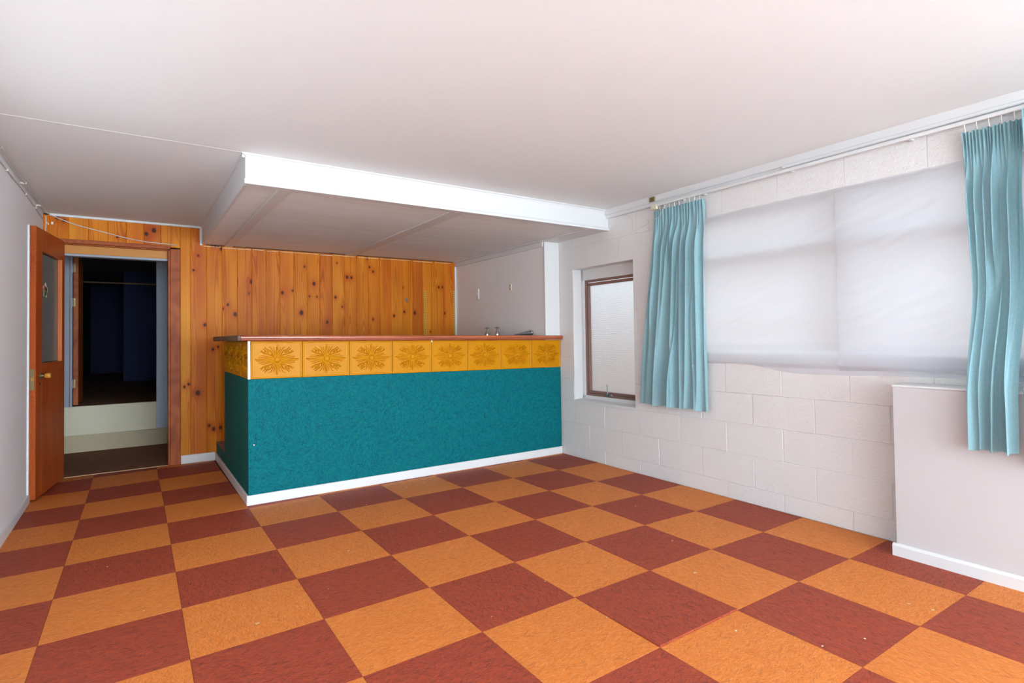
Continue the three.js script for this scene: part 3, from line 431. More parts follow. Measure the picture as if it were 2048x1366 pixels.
// ---------------------------------------------------------------- brown door standing open against the left wall
{
  // built along local -x (0 = hinge edge, -0.81 = lock edge), its room face towards local +z, then turned
  const D = new THREE.Group(); D.name = numbered('door_1'); D.userData = S('brown veneered door standing open, with glass panel'); scene.add(D); D.base = [0, 0, 0];
  const len = 0.81, th = 0.042, Hd = 2.135, y0 = 0.012, gx0 = 0.075, gx1 = 0.655, gy0 = 1.055, gy1 = 1.965;
  const piece = (xa, xb, ya, yb, z0 = 0, z1 = th, b = 0.0025) => box(-xb, -xa, ya, yb, -z1, -z0, b);
  part(D, 'leaf', [piece(0, gx0, y0, Hd), piece(gx1, len, y0, Hd), piece(gx0, gx1, y0, gy0, 0, th, 0), piece(gx0, gx1, gy1, Hd, 0, th, 0)], M.door);
  part(D, 'glazing_bead', [piece(gx0, gx0 + 0.004, gy0, gy1, 0.012, th - 0.001, 0.001), piece(gx1 - 0.004, gx1, gy0, gy1, 0.012, th - 0.001, 0.001), piece(gx0, gx1, gy0, gy0 + 0.004, 0.012, th - 0.001, 0.001), piece(gx0, gx1, gy1 - 0.004, gy1, 0.012, th - 0.001, 0.001)], M.bead);
  part(D, 'glass_panel', piece(gx0 + 0.01, gx1 - 0.01, gy0 + 0.01, gy1 - 0.01, 0.006, 0.010, 0), M.doorGlass);
  const lp = part(D, 'lock_plate', box(-len - 0.0025, -len + 0.001, 0.855, 1.02, -th + 0.008, -0.008, 0.001), M.plateBrass, 'brass lock plate on the door edge');
  part(D, 'latch', [box(-len - 0.009, -len, 0.925, 0.955, -0.028, -0.014, 0.002)], M.brass);
  const kx = -(len - 0.1), ky = 0.962;
  const rose = lathe([[0, 0], [0.027, 0], [0.025, 0.006], [0.01, 0.009], [0.009, 0.032], [0, 0.032]], 0, 0, 0, 20); rose.rotateX(Math.PI / 2); rose.translate(kx, ky, th);
  const rs = part(D, 'knob_rose', rose, M.plateBrass);
  const knob = lathe([[0, 0], [0.015, 0], [0.02, 0.006], [0.022, 0.016], [0.022, 0.032], [0.018, 0.04], [0.014, 0.042], [0, 0.042]], 0, 0, 0, 8); knob.rotateX(Math.PI / 2); knob.translate(kx, ky, th + 0.03);
  part(rs, 'knob', knob, M.amber, 'amber faceted door knob');
  const key = lathe([[0, 0], [0.009, 0], [0.008, 0.003], [0, 0.003]], 0, 0, 0, 12); key.rotateX(Math.PI / 2); key.translate(kx, ky - 0.062, th);
  part(D, 'keyhole', key, M.hole);
  // sticker on the glass: leaves and striped petals
  const blob = (cx, cy, r, lobes, amp, ph) => { const s = new THREE.Shape(); for (let k = 0; k <= 40; k++) { const a = k / 40 * 6.2832, q = r * (1 + amp * Math.sin(a * lobes + ph)); s[k ? 'lineTo' : 'moveTo'](cx + Math.cos(a) * q, cy + Math.sin(a) * q); } return s; };
  const stick = (s, z, c) => { const g = new THREE.ExtrudeGeometry(s, { depth: 0.0004, bevelEnabled: false, curveSegments: 8 }); g.translate(-0.44, 1.66, 0.0105 + z); return [g, std({ color: c, roughness: 0.5 })]; };
  const st = new THREE.Group(); st.name = 'sticker'; st.base = D.base; st.userData.label = 'sticker of green leaves and red and white petals'; D.add(st);
  for (const [n, s, z, c] of [['sticker_backing', blob(0, 0, 0.058, 5, 0.16, 0.4), 0, '#e9dccd'], ['leaf_print', blob(0.02, 0.006, 0.026, 3, 0.2, 1), 0.0005, '#1f5c33'], ['leaf_print', blob(-0.012, -0.03, 0.022, 3, 0.2, 2), 0.0005, '#27663a'], ['petal_print', blob(-0.026, 0.016, 0.024, 4, 0.18, 0), 0.0005, '#c4553f'], ['petal_print', blob(0.03, -0.024, 0.016, 4, 0.2, 1), 0.0005, '#cf6a4d'], ['stem_print', blob(0, 0.0, 0.012, 2, 0.5, 1.5), 0.001, '#8a5a1f']]) { const [g, m] = stick(s, z, c); part(st, n, g, m); }
  // hinge corner (-0.205, 3.50) to lock corner (-0.308, 2.71) on the room side
  const hx = -0.2, hz = 3.5, lx = -0.308, lz = 2.70, turn = Math.atan2(hz - lz, hx - lx);       // hinge to lock edge: towards the viewer
  D.rotation.y = turn;
  const nrm = new THREE.Vector3(0, 0, 1).applyAxisAngle(new THREE.Vector3(0, 1, 0), D.rotation.y);
  D.position.set(hx - nrm.x * th, 0, -hz - nrm.z * th);
}

// ---------------------------------------------------------------- bar
const slope = (X) => (X - BARX) * -0.0115;                         // the bar top runs slightly out of level
{
  const bar = thing('bar_counter', [2.4, 0, BARZ], T('L-shaped home bar clad in teal carpet with a row of yellow relief tiles', 'bar'));
  const R = 3.978, teal = 0.928, top = 1.214, E0 = 2.87;
  const sl = (g) => { const p = g.attributes.position; for (let k = 0; k < p.count; k++) p.setY(k, p.getY(k) + slope(p.getX(k)) * smooth(0.3, 0.9, p.getY(k))); return g; };
  part(bar, 'carcass', [sl(box(BARX + 0.022, ALC - 0.012, 0.0, top, BARZ + 0.022, BARZ + 0.1, 0)), sl(box(BARX + 0.022, BARX + 0.1, 0.0, top, BARZ + 0.1, E0, 0))], M.casing);
  // teal carpet squares
  const cols = [BARX, 1.507, 2.005, 2.507, 2.998, 3.49, R], rows = [0.066, 0.434, teal];
  for (let c = 0; c + 1 < cols.length; c++) for (let r = 0; r < 2; r++) {
    const g = sl(box(cols[c] + (c ? 0.0003 : 0), cols[c + 1] - 0.0003, rows[r], rows[r + 1] - 0.0003, BARZ, BARZ + (c === 5 ? 0.01 : 0.022), 0.0004)), uv = g.attributes.uv, sw = (c + r) % 2;
    for (let k = 0; k < uv.count; k++) { const u = uv.getX(k) - cols[c], v = uv.getY(k) - rows[r]; uv.setXY(k, (sw ? v : u) + 0.13 * c, (sw ? u : v) + 0.21 * r); }
    part(bar, 'teal_carpet_square', g, M.teal);
  }
  const zc = [BARZ + 0.022, 2.06, 2.56, E0];
  for (let c = 0; c + 1 < zc.length; c++) for (let r = 0; r < 2; r++) { const g = box(BARX, BARX + 0.022, rows[r], rows[r + 1] - 0.0003, zc[c], zc[c + 1] - 0.0003, 0.0009), uv = g.attributes.uv; for (let k = 0; k < uv.count; k++) uv.setXY(k, uv.getX(k) - zc[c], uv.getY(k) + 0.3 * c); part(bar, 'teal_carpet_square', g, M.tealWorn, 'worn flecked teal carpet'); }
  // moulded tiles
  const tw = 0.3665, tht = 0.282;
  const strokes = [];
  const S2 = (pts, w0, w1, h) => { for (const sx of [1, -1]) for (const sy of [1, -1]) strokes.push({ p: pts.map(([x, y]) => [x * sx, y * sy]), w0, w1, h }); };
  const curve = (pts) => new THREE.CatmullRomCurve3(pts.map(([x, y]) => new THREE.Vector3(x, y, 0)), false, 'centripetal').getPoints(14).map((v) => [v.x, v.y]);
  S2(curve([[0.036, 0.002], [0.08, 0.003], [0.12, 0.006], [0.142, 0.004]]), 0.0075, 0.004, 0.008);
  S2(curve([[0.036, 0.010], [0.075, 0.014], [0.105, 0.020], [0.128, 0.021]]), 0.006, 0.003, 0.007);
  S2(curve([[0.034, 0.018], [0.066, 0.024], [0.09, 0.031], [0.112, 0.034]]), 0.006, 0.0028, 0.007);
  S2(curve([[0.001, 0.036], [0.002, 0.06], [0.005, 0.085], [0.003, 0.101]]), 0.0065, 0.004, 0.008);
  S2(curve([[0.009, 0.035], [0.012, 0.058], [0.021, 0.08], [0.022, 0.094]]), 0.0055, 0.0028, 0.007);
  S2(curve([[0.016, 0.033], [0.022, 0.055], [0.036, 0.076], [0.046, 0.094], [0.058, 0.097]]), 0.0055, 0.0026, 0.007);
  S2(curve([[0.028, 0.030], [0.044, 0.036], [0.070, 0.044], [0.094, 0.050], [0.104, 0.062], [0.108, 0.072]]), 0.007, 0.003, 0.009);
  S2(curve([[0.030, 0.034], [0.036, 0.052], [0.050, 0.070], [0.066, 0.076], [0.078, 0.084], [0.086, 0.094]]), 0.0065, 0.003, 0.009);
  S2(curve([[0.086, 0.056], [0.080, 0.066], [0.066, 0.066], [0.058, 0.057], [0.064, 0.050], [0.072, 0.054]]), 0.006, 0.0045, 0.009);
  S2(curve([[0.074, 0.068], [0.088, 0.074], [0.098, 0.084]]), 0.005, 0.0022, 0.008);
  S2(curve([[0.096, 0.056], [0.108, 0.058], [0.120, 0.066]]), 0.005, 0.0022, 0.007);
  strokes.push({ p: [[0.143, 0.004], [0.151, 0.006], [0.153, 0]], w0: 0.005, w1: 0.004, h: 0.008 }, { p: [[-0.143, 0.004], [-0.151, 0.006], [-0.153, 0]], w0: 0.005, w1: 0.004, h: 0.008 }, { p: [[-0.006, 0.111], [0.006, 0.111]], w0: 0.004, w1: 0.004, h: 0.005 }, { p: [[-0.006, -0.111], [0.006, -0.111]], w0: 0.004, w1: 0.004, h: 0.005 });
  const relief = (x, y) => {
    const e = Math.min(tw / 2 - Math.abs(x), tht / 2 - Math.abs(y)); let h = e < 0.0025 ? 0.004 * e / 0.0025 + 0.004 : e < 0.009 ? 0.008 : lerp(0.008, 0.0015, smooth(0.009, 0.0165, e)) ;
    if (e > 0.0165) {
      const r = Math.hypot(x, y); let o = 0;
      if (r < 0.021) o = 0.008 + 0.010 * Math.sqrt(Math.max(0, 1 - (r / 0.021) ** 2)); else if (r < 0.036) o = 0.013 * Math.sqrt(Math.max(0, 1 - ((r - 0.0295) / 0.0066) ** 2));
      for (const s of strokes) for (let k = 0; k + 1 < s.p.length; k++) {
        const [ax, ay] = s.p[k], [bx, by] = s.p[k + 1], dx = bx - ax, dy = by - ay, t = clamp(((x - ax) * dx + (y - ay) * dy) / (dx * dx + dy * dy + 1e-12), 0, 1), d = Math.hypot(x - ax - dx * t, y - ay - dy * t), w = lerp(s.w0, s.w1, (k + t) / (s.p.length - 1));
        if (d < w * 0.85) o = Math.max(o, s.h * 2.0 * (1 - (d / (w * 0.85)) ** 2));
      }
      h += o;
    }
    return h;
  };
  const reliefTile = (u0, u1) => {                                 // part of a tile between u0 and u1 of its width, front facing local +z, origin at lower left
    const nx = Math.round(132 * (u1 - u0)), ny = 100, pos = [], idx = [];
    for (let j = 0; j <= ny; j++) for (let i = 0; i <= nx; i++) { const x = (u0 + (u1 - u0) * i / nx - 0.5) * tw, y = (j / ny - 0.5) * tht; pos.push(x - (u0 - 0.5) * tw, y + tht / 2, relief(x, y)); }
    for (let j = 0; j < ny; j++) for (let i = 0; i < nx; i++) { const a = j * (nx + 1) + i; idx.push(a, a + 1, a + nx + 2, a, a + nx + 2, a + nx + 1); }
    const g = tri(pos, idx); g.computeVertexNormals();
    const n = pos.length / 3, w = (u1 - u0) * tw, uv = new Float32Array(n * 2); g.setAttribute('uv', new THREE.BufferAttribute(uv, 2));
    const back = box(0, w, 0, tht, -0.004, 0.006, 0); return merge([g, back]);
  };
  const full = reliefTile(0, 1), half = reliefTile(0.48, 1);
  const tile = (geo, X, y, Z, ry, rz) => { const m = shade(new THREE.Mesh(geo, M.yellow)); m.name = 'relief_tile'; m.position.set(X - bar.base[0], y - bar.base[1], -(Z - bar.base[2])); m.rotation.set(0, ry, rz, 'YXZ'); bar.add(m); };
  for (let k = 0; k < 8; k++) { const X = BARX + 0.018 + k * (tw + 0.0026); tile(full, X, teal + 0.001 + slope(X), BARZ + 0.012, 0, -0.0115); }
  const zl = BARZ + 0.02; for (let k = 0; k < 3; k++) tile(full, BARX + 0.012, teal + 0.001, zl + (k + 1) * (tw + 0.0026), -Math.PI / 2, 0);
  tile(half, BARX + 0.012, teal + 0.001, zl + 3 * (tw + 0.0026) + tw * 0.52, -Math.PI / 2, 0);
  part(bar, 'corner_strip', box(BARX - 0.002, BARX + 0.016, teal, top, BARZ - 0.001, BARZ + 0.018, 0.002), M.plastic, 'white plastic corner strip');
  // counter slab: bull-nosed front
  const ct = top + 0.044, nose = (Z) => [[Z + 0.42, top], [Z + 0.006, top], [Z, top + 0.008], [Z - 0.002, top + 0.018], [Z, top + 0.026], [Z + 0.008, ct - 0.006], [Z + 0.022, ct], [Z + 0.42, ct]];
  const cg = sl(merge([profileX(nose(BARZ - 0.045), BARX - 0.052, ALC - 0.012), profileX([...nose(BARZ - 0.045).slice(1, 7), [BARZ + 0.008, ct], [BARZ + 0.008, top]], ALC - 0.012, R)])), cu = cg.attributes.uv, cp = cg.attributes.position; for (let k = 0; k < cu.count; k++) cu.setXY(k, (cp.getY(k) + cp.getZ(k)) * 5, cp.getX(k) / 1.6);
  part(bar, 'countertop', cg, M.counter, 'red-brown varnished timber top');
  const tg = sl(profileX([[BARZ - 0.03, ct - 0.001], [BARZ - 0.046, ct - 0.006], [BARZ - 0.052, ct - 0.014], [BARZ - 0.052, ct - 0.02], [BARZ - 0.03, ct - 0.021]], BARX - 0.054, R)), tu = tg.attributes.uv, tp = tg.attributes.position; for (let k = 0; k < tu.count; k++) tu.setXY(k, (tp.getY(k) + tp.getZ(k)) * 5, tp.getX(k) / 1.6);
  part(bar, 'nosing', tg, M.nosing, 'lighter rounded front nosing');
  const rg = box(BARX - 0.074, BARX + 0.36, top, ct - 0.001, BARZ - 0.03, 3.06, 0.006), ru = rg.attributes.uv, rp = rg.attributes.position; for (let k = 0; k < ru.count; k++) ru.setXY(k, (rp.getX(k) + rp.getY(k)) * 5, rp.getZ(k) / 0.8);
  part(bar, 'return_top', rg, M.counterWorn, 'worn end of the timber top');
  part(bar, 'baseboard', [box(BARX - 0.014, R, 0, 0.074, BARZ - 0.014, BARZ, 0.003), box(BARX - 0.014, BARX, 0, 0.074, BARZ, BACK - 0.036, 0.003)], M.trim, 'white baseboard');
  part(bar, 'torn_fleck', [box(BARX + 0.032, BARX + 0.044, 0.4405, 0.4435, BARZ - 0.002, BARZ, 0.0005), box(BARX + 0.036, BARX + 0.04, 0.434, 0.446, BARZ - 0.0025, BARZ, 0.0005)], M.ivory, 'white torn fleck on the teal carpet');
  part(bar, 'chip', box(2.502, 2.516, 1.178, 1.2, BARZ - 0.002, BARZ + 0.004, 0.001), M.ivory, 'pale chip at the top of a tile joint');
  // raised floor behind the bar
  const p = thing('floor_platform', [2.4, 0, 2.6], S('raised floor behind the bar'));
  part(p, 'riser', box(BARX, BARX + 0.02, 0.074, 0.17, E0, BACK - 0.02, 0.002), M.tealWorn);
  part(p, 'platform_top', box(BARX + 0.002, ALC, 0.02, 0.178, E0 + 0.003, BACK - 0.02, 0.003), M.slab);
  part(p, 'platform_carpet', box(BARX - 0.004, ALC, 0.178, 0.186, E0 + 0.003, BACK - 0.02, 0.002), std({ color: '#8a6f5c', roughness: 0.95, bumpMap: rep(feltBump, 2, 2), bumpScale: 0.002 }));
  part(p, 'platform_inner', box(BARX + 0.11, ALC, 0.0, 0.17, BARZ + 0.11, E0, 0.002), M.brown);
}

// ---------------------------------------------------------------- behind the bar
{
  const b = thing('sink_bench', [3.55, 0.17, 2.4], T('sink bench behind the bar below the taps', 'bench'));
  part(b, 'cabinet', box(3.3, ALC - 0.03, 0.18, 1.08, 1.98, 3.2, 0.003), M.trim); part(b, 'bench_top', box(3.27, ALC - 0.03, 1.08, 1.115, 1.96, 3.22, 0.004), M.steel);
  for (const [k, Z, lab] of [[0, 2.585, 'chrome pillar tap further from the window'], [1, 2.365, 'chrome pillar tap nearer the window']]) {
    const t = thing('tap', [3.715, 1.115, Z], T(lab + ', cross head showing above the bar top', 'tap')), x = 3.715, y = 1.115;
    part(t, 'body', lathe([[0, 0], [0.026, 0], [0.026, 0.008], [0.017, 0.014], [0.015, 0.07], [0.021, 0.085], [0.026, 0.11], [0.026, 0.135], [0.021, 0.156], [0.013, 0.168], [0.008, 0.176], [0.007, 0.2], [0, 0.2]], x, y, Z, 22), M.chrome);
    part(t, 'spout', tube([[x, y + 0.06, Z], [x - 0.05, y + 0.065, Z], [x - 0.1, y + 0.06, Z], [x - 0.115, y + 0.03, Z]], 0.011, 16, 10), M.chrome);
    const h = part(t, 'cross_head', [...[0, 1].map((q) => { const g = new THREE.CapsuleGeometry(0.0055, 0.05, 4, 8); g.rotateZ(Math.PI / 2); g.rotateY(0.5 + q * Math.PI / 2); g.translate(x, y + 0.205, -Z); return g; }), lathe([[0, 0], [0.012, 0], [0.012, 0.018], [0.008, 0.022], [0, 0.023]], x, y + 0.196, Z, 14)], M.steel);
  }
  const q = thing('tapered_tube', [3.62, 1.228, 1.76], T('grey tapered tube lying on the right end of the bar top', 'tube')), yb = 1.2605 + slope(3.62);
  const g = new THREE.LatheGeometry([[0, 0], [0.006, 0], [0.0065, 0.01], [0.023, 0.17], [0.024, 0.2], [0, 0.2]].map(([r, h]) => new THREE.Vector2(r, h)), 20); g.rotateZ(-Math.PI / 2 + 0.088); g.translate(3.54, yb + 0.006, -1.76);
  const ring = new THREE.LatheGeometry([[0, 0], [0.0255, 0], [0.0275, 0.006], [0.0275, 0.022], [0.024, 0.027], [0, 0.027]].map(([r, h]) => new THREE.Vector2(r, h)), 20); ring.rotateZ(-Math.PI / 2 + 0.088); ring.translate(3.54 + 0.199, yb + 0.0255, -1.76);
  part(q, 'tube_body', g, M.steel); part(q, 'end_ring', ring, M.chrome);
  const s = thing('light_switch', [ALC, 1.69, 2.955], T('white switch plate on the grey alcove wall', 'switch'));
  const sp = part(s, 'plate', box(ALC - 0.012, ALC, 1.685, 1.81, 2.915, 3.0, 0.004), M.plastic); part(sp, 'rocker', box(ALC - 0.017, ALC - 0.012, 1.73, 1.765, 2.945, 2.97, 0.002), M.trim);
  const o = thing('socket_bracket', [ALC, 1.75, 2.22], T('small cream fitting with dark holes on the grey alcove wall', 'fitting'));
  const op = part(o, 'plate', box(ALC - 0.008, ALC, 1.74, 1.81, 2.195, 2.24, 0.002), M.ivory); part(op, 'screw', box(ALC - 0.01, ALC - 0.008, 1.788, 1.797, 2.21, 2.222, 0.001), M.hole); part(op, 'screw', box(ALC - 0.01, ALC - 0.008, 1.752, 1.761, 2.21, 2.222, 0.001), M.hole);
  for (const [X, y1, lab] of [[3.356, 1.815, 'perforated brass shelf strip on the pine boards'], [3.765, 1.825, 'perforated brass shelf strip in the corner beside the grey wall']]) {
    const st = thing('shelf_strip', [X, 0.6, BACK], T(lab, 'shelf strip')), z0 = BACK - 0.018;
    const ch = part(st, 'channel', [box(X - 0.011, X + 0.011, 0.6, y1, z0 - 0.002, z0, 0.0005), box(X - 0.011, X - 0.008, 0.6, y1, z0 - 0.007, z0 - 0.002, 0.0005), box(X + 0.008, X + 0.011, 0.6, y1, z0 - 0.007, z0 - 0.002, 0.0005)], M.strip);
    for (let k = 0; k < 24; k++) part(ch, 'slot', box(X - 0.0045, X + 0.0045, y1 - 0.026 - k * 0.025, y1 - 0.014 - k * 0.025, z0 - 0.0032, z0 - 0.002, 0.0002), M.hole);
  }
  const hk = thing('wall_hook', [3.106, 1.67, BACK], T('small metal hook screwed to a pine board', 'hook'));
  const hp = part(hk, 'hook_plate', box(3.094, 3.118, 1.672, 1.722, BACK - 0.021, BACK - 0.018, 0.001), M.steel); part(hp, 'hook_arm', tube([[3.106, 1.71, BACK - 0.02], [3.106, 1.7, BACK - 0.045], [3.106, 1.672, BACK - 0.05], [3.106, 1.668, BACK - 0.034]], 0.004, 14), M.steel);
}

// ---------------------------------------------------------------- boxed ledge on the right
{
  const L = thing('boxed_ledge', [0, 0, -3], T('smooth white boxed ledge under the window with its own baseboard', 'ledge'), 'R'), x0 = -0.196;
  part(L, 'front_panel', box(x0, x0 + 0.012, 0, 0.914, -3.4, -1.642, 0.002), M.ledge);
  part(L, 'end_panel', box(x0 + 0.012, -0.004, 0, 0.914, -1.654, -1.642, 0.001), M.ledge);
  part(L, 'top_panel', box(x0 - 0.003, -0.004, 0.914, 0.926, -3.4, -1.639, 0.002), M.trim);
  const bd = [[x0 - 0.016, 0], [x0, 0], [x0, 0.066], [x0 - 0.008, 0.064], [x0 - 0.016, 0.054]];
  part(L, 'baseboard', [profile(bd, -3.4, -1.627), box(x0, -0.004, 0, 0.06, -1.642, -1.627, 0.003)], M.trim);
}

// ---------------------------------------------------------------- plastic film over the large window
function sheet(Z0, Z1, y0, y1, nz, ny, d) {                        // d(Z, y) -> distance from the wall face
  const pos = [], idx = [];
  for (let j = 0; j <= ny; j++) for (let i = 0; i <= nz; i++) { const Z = lerp(Z0, Z1, i / nz), y = lerp(y0(Z), y1, j / ny); pos.push(-d(Z, y), y, -Z); }
  for (let j = 0; j < ny; j++) for (let i = 0; i < nz; i++) { const a = j * (nz + 1) + i, b = a + 1, c = b + nz + 1, e = a + nz + 1; idx.push(a, c, b, a, e, c); }
  const g = tri(pos, idx); g.computeVertexNormals(); return g;
}
{
  const wr = (Z, y) => { // creases: long soft folds pulled to the corners, small crinkles
    const a = Z * 0.35 + y, b = Z - y * 0.25; let h = 0;
    h += 0.008 * (vnoise(Z * 2.1 + 5, y * 2.3) - 0.5) + 0.0075 * (vnoise(a * 20, b * 3.5) - 0.5) + 0.0036 * (vnoise(a * 46 + 7, b * 9) - 0.5) + 0.0010 * (vnoise(Z * 60, y * 60) - 0.5);
    const r = smooth(-1.25, -1.9, Z); h += r * 0.013 * (vnoise((y + Z * 0.5) * 16, (y - Z) * 2.5 + 3) - 0.5); return h;
  };
  const dist = (off) => (Z, y) => {
    const sill = smooth(0.985, 1.012, y) * smooth(1.16, 1.088, y), over = smooth(1.1, 1.2, y) * smooth(2.115, 2.05, y), lower = smooth(1.05, 0.99, y);
    return off + 0.003 + 0.019 * sill * (0.95 + 0.35 * vnoise(Z * 4, 2)) + over * (0.004 + Math.max(-0.008, wr(Z, y)) + 0.008) + lower * 0.006 * vnoise(Z * 9, y * 14) + 0.002 * sill * vnoise(Z * 28 + y * 20, y * 30);
  };
  const low = (Z) => 0.975 + 0.018 * (vnoise(Z * 3.1, 4) - 0.5) + 0.05 * smooth(-0.9, -0.5, Z) * 0.5 - 0.03 * smooth(-0.6, -1.1, Z) + 0.012 * smooth(-1.2, -1.6, Z);
  const f = sheet(-2.4, -0.1, low, 2.118, 260, 140, dist(0.0));
  solo('plastic_film', f, M.film, [0, 0.97, -1.25], T('clear plastic film taped over the whole large window', 'plastic film'), 'R');
  const g2 = sheet(-2.38, -1.275, (Z) => low(Z) + 0.03, 2.09, 140, 130, dist(0.006));
  solo('plastic_film', g2, M.filmThin, [0, 0.97, -1.8], T('second crinkled film layer over the half of the window nearer the ledge', 'plastic film'), 'R');
}

// ---------------------------------------------------------------- curtains
function curtain(name, label, { top, bot, y0, y1, off, folds, key, deep = 1, box0 = 0 }) {
  // top/bot: [Z0, Z1] at heading and hem; folds: [place across, half-width, depth, lean, height where it opens out]; off(y): distance of the cloth from the wall face
  const n = 300, m = 110, pos = [], uv = [], idx = [];
  for (let j = 0; j <= m; j++) for (let i = 0; i <= n; i++) {
    const s = i / n, t = j / m, y = lerp(y1, y0, t), open = smooth(0.015, 0.2, t); let d = 0, sh = 0;
    for (const [c, w, a, lean, from] of folds) {
      const cc = c + lean * t + 0.012 * Math.sin(t * 5 + c * 40 + key), ww = w * lerp(0.8, 1.15, t), q = (s - cc) / ww; if (Math.abs(q) > 2.6) continue;
      const rise = from >= 0 ? smooth(from, from + 0.25, t) : 1 - smooth(-from - 0.3, -from, t), e = Math.exp(-q * q);
      d += a * rise * e; sh += -q * e * a * rise * 0.55;
    }
    const gather = (1 - smooth(0.02, 0.17, t)), tape = 1 - smooth(0.018, 0.03, t);
    const ruf = Math.sin(s * 6.283 * 17 + 4 * vnoise(s * 12, key) + key) * 0.0065 + Math.sin(s * 6.283 * 41 + 3 * vnoise(s * 30, key + 3)) * 0.0025 * (1 - smooth(0.01, 0.07, t));
    const soft = (vnoise(s * 6 + key, t * 2.2) - 0.5) * 0.012 + (vnoise(s * 17 + key, t * 3.1 + 8) - 0.5) * 0.006;
    const dd = off(y) + (d * deep + soft) * open + ruf * gather + 0.003 * tape;
    const Z = lerp(lerp(top[0], bot[0], smooth(0, 1, t) * 0.4 + t * 0.6), lerp(top[1], bot[1], smooth(0, 1, t) * 0.4 + t * 0.6), s) + sh * open;
    pos.push(-Math.max(dd, 0.012 + (y < 0.93 ? box0 : 0)), y + (t > 0.995 ? 0.004 * Math.sin(s * 19 + key) + 0.006 * d * 10 : 0) + (t < 0.001 ? 0.005 * Math.sin(s * 70 + key) : 0), -Z); uv.push(s * 1.2, y);
  }
  for (let j = 0; j < m; j++) for (let i = 0; i < n; i++) { const a = j * (n + 1) + i, b = a + 1, c = a + n + 1, e = c + 1; idx.push(a, b, e, a, e, c); }
  const g = tri(pos, idx); g.setAttribute('uv', new THREE.Float32BufferAttribute(uv, 2)); g.computeVertexNormals();
  const C = thing(name, [-0.06, y0, (bot[0] + bot[1]) / 2], T(label, 'curtain', 'blue curtains on the right wall'), 'R');
  part(C, 'cloth', g, M.curtain);
  return C;
}
// s runs from the side nearer the viewer (0) to the far side (1)
curtain('curtain', 'pleated blue-green curtain between the small window and the film-covered window', { top: [-0.315, 0.192], bot: [-0.325, 0.388], y0: 0.628, y1: 2.256, off: () => 0.042, key: 3,
  folds: [[0.02, 0.03, 0.022, 0, 0], [0.115, 0.042, 0.046, 0.02, 0], [0.2, 0.022, 0.03, -0.02, 0.3], [0.27, 0.05, 0.05, 0.03, 0], [0.395, 0.03, 0.042, -0.015, 0], [0.455, 0.022, 0.036, 0.03, 0.1], [0.53, 0.034, 0.05, -0.03, 0], [0.61, 0.022, 0.03, 0.0, -0.5], [0.665, 0.05, 0.042, 0.04, 0], [0.79, 0.035, 0.036, -0.05, 0], [0.86, 0.06, 0.02, 0.05, 0.25], [0.93, 0.03, 0.03, -0.04, -0.7], [0.985, 0.03, 0.02, 0, 0]] });
curtain('curtain', 'bunched blue-green curtain in front of the boxed ledge', { top: [-2.185, -1.945], bot: [-2.185, -1.985], y0: 0.636, y1: 2.245, off: (y) => lerp(0.216, 0.048, smooth(0.88, 1.5, y)), key: 14, box0: 0.2,
  folds: [[0.06, 0.06, 0.035, 0.03, 0], [0.24, 0.085, 0.06, -0.06, 0], [0.3, 0.05, 0.05, 0.2, 0.35], [0.46, 0.06, 0.05, 0.12, -0.62], [0.62, 0.075, 0.05, 0.1, 0], [0.8, 0.055, 0.04, 0.07, 0], [0.95, 0.055, 0.04, -0.01, 0]] });
curtain('curtain', 'blue-green curtain cut off by the right edge of the picture', { top: [-2.75, -2.2], bot: [-2.8, -2.205], y0: 0.60, y1: 2.275, off: (y) => lerp(0.245, 0.1, smooth(0.88, 1.5, y)), key: 31, box0: 0.2,
  folds: [[0.1, 0.05, 0.05, 0.02, 0], [0.3, 0.06, 0.05, -0.03, 0], [0.5, 0.05, 0.05, 0.02, 0], [0.68, 0.05, 0.05, -0.02, 0], [0.83, 0.035, 0.045, 0.02, 0], [0.96, 0.03, 0.04, 0, 0]] });
{
  const t = thing('curtain_track', [-0.06, 2.27, -1.2], T('thin white curtain track under the cornice board', 'curtain track'), 'R');
  part(t, 'rail', box(-0.07, -0.052, 2.284, 2.304, -3.2, 0.21, 0.002), M.trim);
  part(t, 'rail_end', box(-0.074, -0.048, 2.262, 2.306, 0.14, 0.2, 0.003), M.ivory, 'cream end stop');
  for (const Z of [0.12, -0.1, -0.3, -1.0, -1.7]) part(t, 'wall_bracket', box(-0.06, 0, 2.288, 2.305, Z - 0.008, Z + 0.008, 0.001), M.trim);
  for (let k = 0; k < 9; k++) part(t, 'hook', tube([[-0.061, 2.286, 0.11 - k * 0.05], [-0.064, 2.27, 0.11 - k * 0.05], [-0.058, 2.25, 0.112 - k * 0.05]], 0.0022, 6, 5), M.plastic);
  for (let k = 0; k < 5; k++) part(t, 'hook', tube([[-0.061, 2.286, -1.96 - k * 0.05], [-0.064, 2.27, -1.96 - k * 0.05], [-0.058, 2.245, -1.962 - k * 0.05]], 0.0024, 6, 5), M.plastic);
}

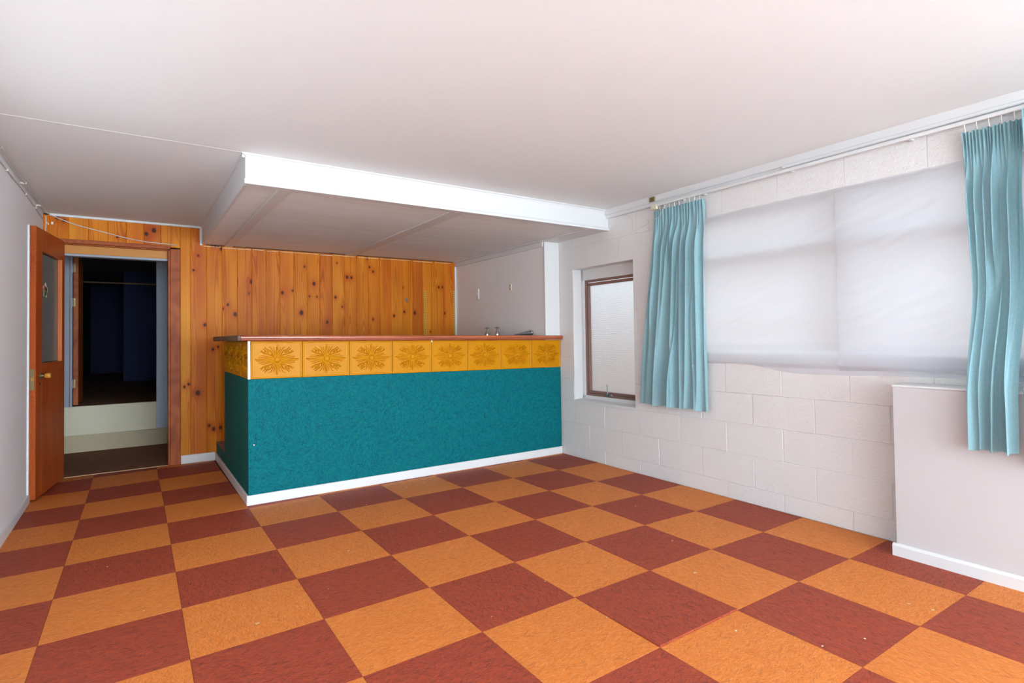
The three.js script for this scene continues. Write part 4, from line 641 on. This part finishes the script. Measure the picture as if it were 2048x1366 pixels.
// ---------------------------------------------------------------- cables and small fittings
{
  const c1 = thing('cable', [LEFT, 2.3, 2], T('pale cable clipped along the top of the left wall', 'cable'));
  const wob = (Z) => 0.006 * Math.sin(Z * 3.1) + 0.003 * Math.sin(Z * 9);
  part(c1, 'sheath', tube(Array.from({ length: 16 }, (_, k) => { const Z = -1 + k * 0.298; return [LEFT + 0.005, 2.33 + wob(Z), Z]; }), 0.004, 90), M.cable);
  for (const Z of [0.3, 1.05, 1.75, 2.5, 3.0]) part(c1, 'clip', box(LEFT, LEFT + 0.012, 2.322 + wob(Z), 2.338 + wob(Z), Z - 0.008, Z + 0.008, 0.002), M.plastic);
  const c2 = thing('cable', [LEFT, 2.36, 2], T('upper pale cable beside the left ceiling edge', 'cable'));
  part(c2, 'sheath', tube([...Array.from({ length: 15 }, (_, k) => { const Z = -1 + k * 0.315; return [LEFT + 0.03 + 0.004 * Math.sin(Z * 2.3), 2.372, Z]; }), [-0.3, 2.37, 3.47]], 0.0045, 90), M.cable);
  for (const Z of [0.6, 1.4, 2.3, 3.1]) part(c2, 'clip', box(LEFT, LEFT + 0.034, 2.366, 2.381, Z - 0.007, Z + 0.007, 0.002), M.plastic);
  part(c2, 'drop', tube([[-0.298, 2.37, 3.475], [-0.24, 2.343, 3.478], [-0.12, 2.298, 3.478], [0.08, 2.25, 3.478], [0.28, 2.205, 3.478], [0.42, 2.186, 3.476], [0.55, 2.18, 3.474], [0.665, 2.172, 3.474]], 0.0042, 50), M.cable, 'cable sagging across the boards to the door casing');
  const c3 = solo('cable', tube([[-0.332, 2.36, 3.492], [-0.331, 2.28, 3.494], [-0.333, 2.2, 3.494], [-0.322, 2.168, 3.492]], 0.004, 20), M.cable, [-0.33, 2.168, 3.49], T('short pale cable running down the corner above the open door', 'cable'));
  solo('thin_wire', [tube([[-0.052, 2.355, -0.19], [-0.078, 2.31, -0.06], [-0.1, 2.26, 0.02], [-0.1, 2.185, 0.085], [-0.1, 2.172, 0.14], [-0.095, 2.18, 0.22], [-0.02, 2.182, 0.28], [-0.006, 2.16, 0.36], [-0.004, 2.146, 0.43]], 0.0016, 60, 5), tube([[-0.006, 2.178, 0.288], [-0.012, 2.15, 0.29], [-0.006, 2.115, 0.283]], 0.002, 12, 5)], M.cable, [0, 2.115, 0.2], T('thin pale wire straggling over the top of the left curtain', 'wire'), 'R');
  solo('thin_wire', tube([[-0.032, 2.348, 0.604], [-0.006, 2.28, 0.53], [-0.003, 2.237, 0.489], [-0.003, 2.17, 0.482], [-0.004, 2.136, 0.474]], 0.0016, 30, 5), M.cable, [0, 2.136, 0.5], T('thin loose wire on the block wall above the small window', 'wire'), 'R');
  const b = thing('metal_bracket', [-0.05, 2.335, 0.2], T('small tarnished bracket on the cornice board above the left curtain', 'bracket'), 'R');
  const bp = part(b, 'plate', box(-0.056, -0.046, 2.338, 2.376, 0.175, 0.235, 0.002), M.plateBrass); part(bp, 'screw', box(-0.058, -0.056, 2.352, 2.36, 0.2, 0.21, 0.001), M.hole);
}
renderer.render(scene, camera);
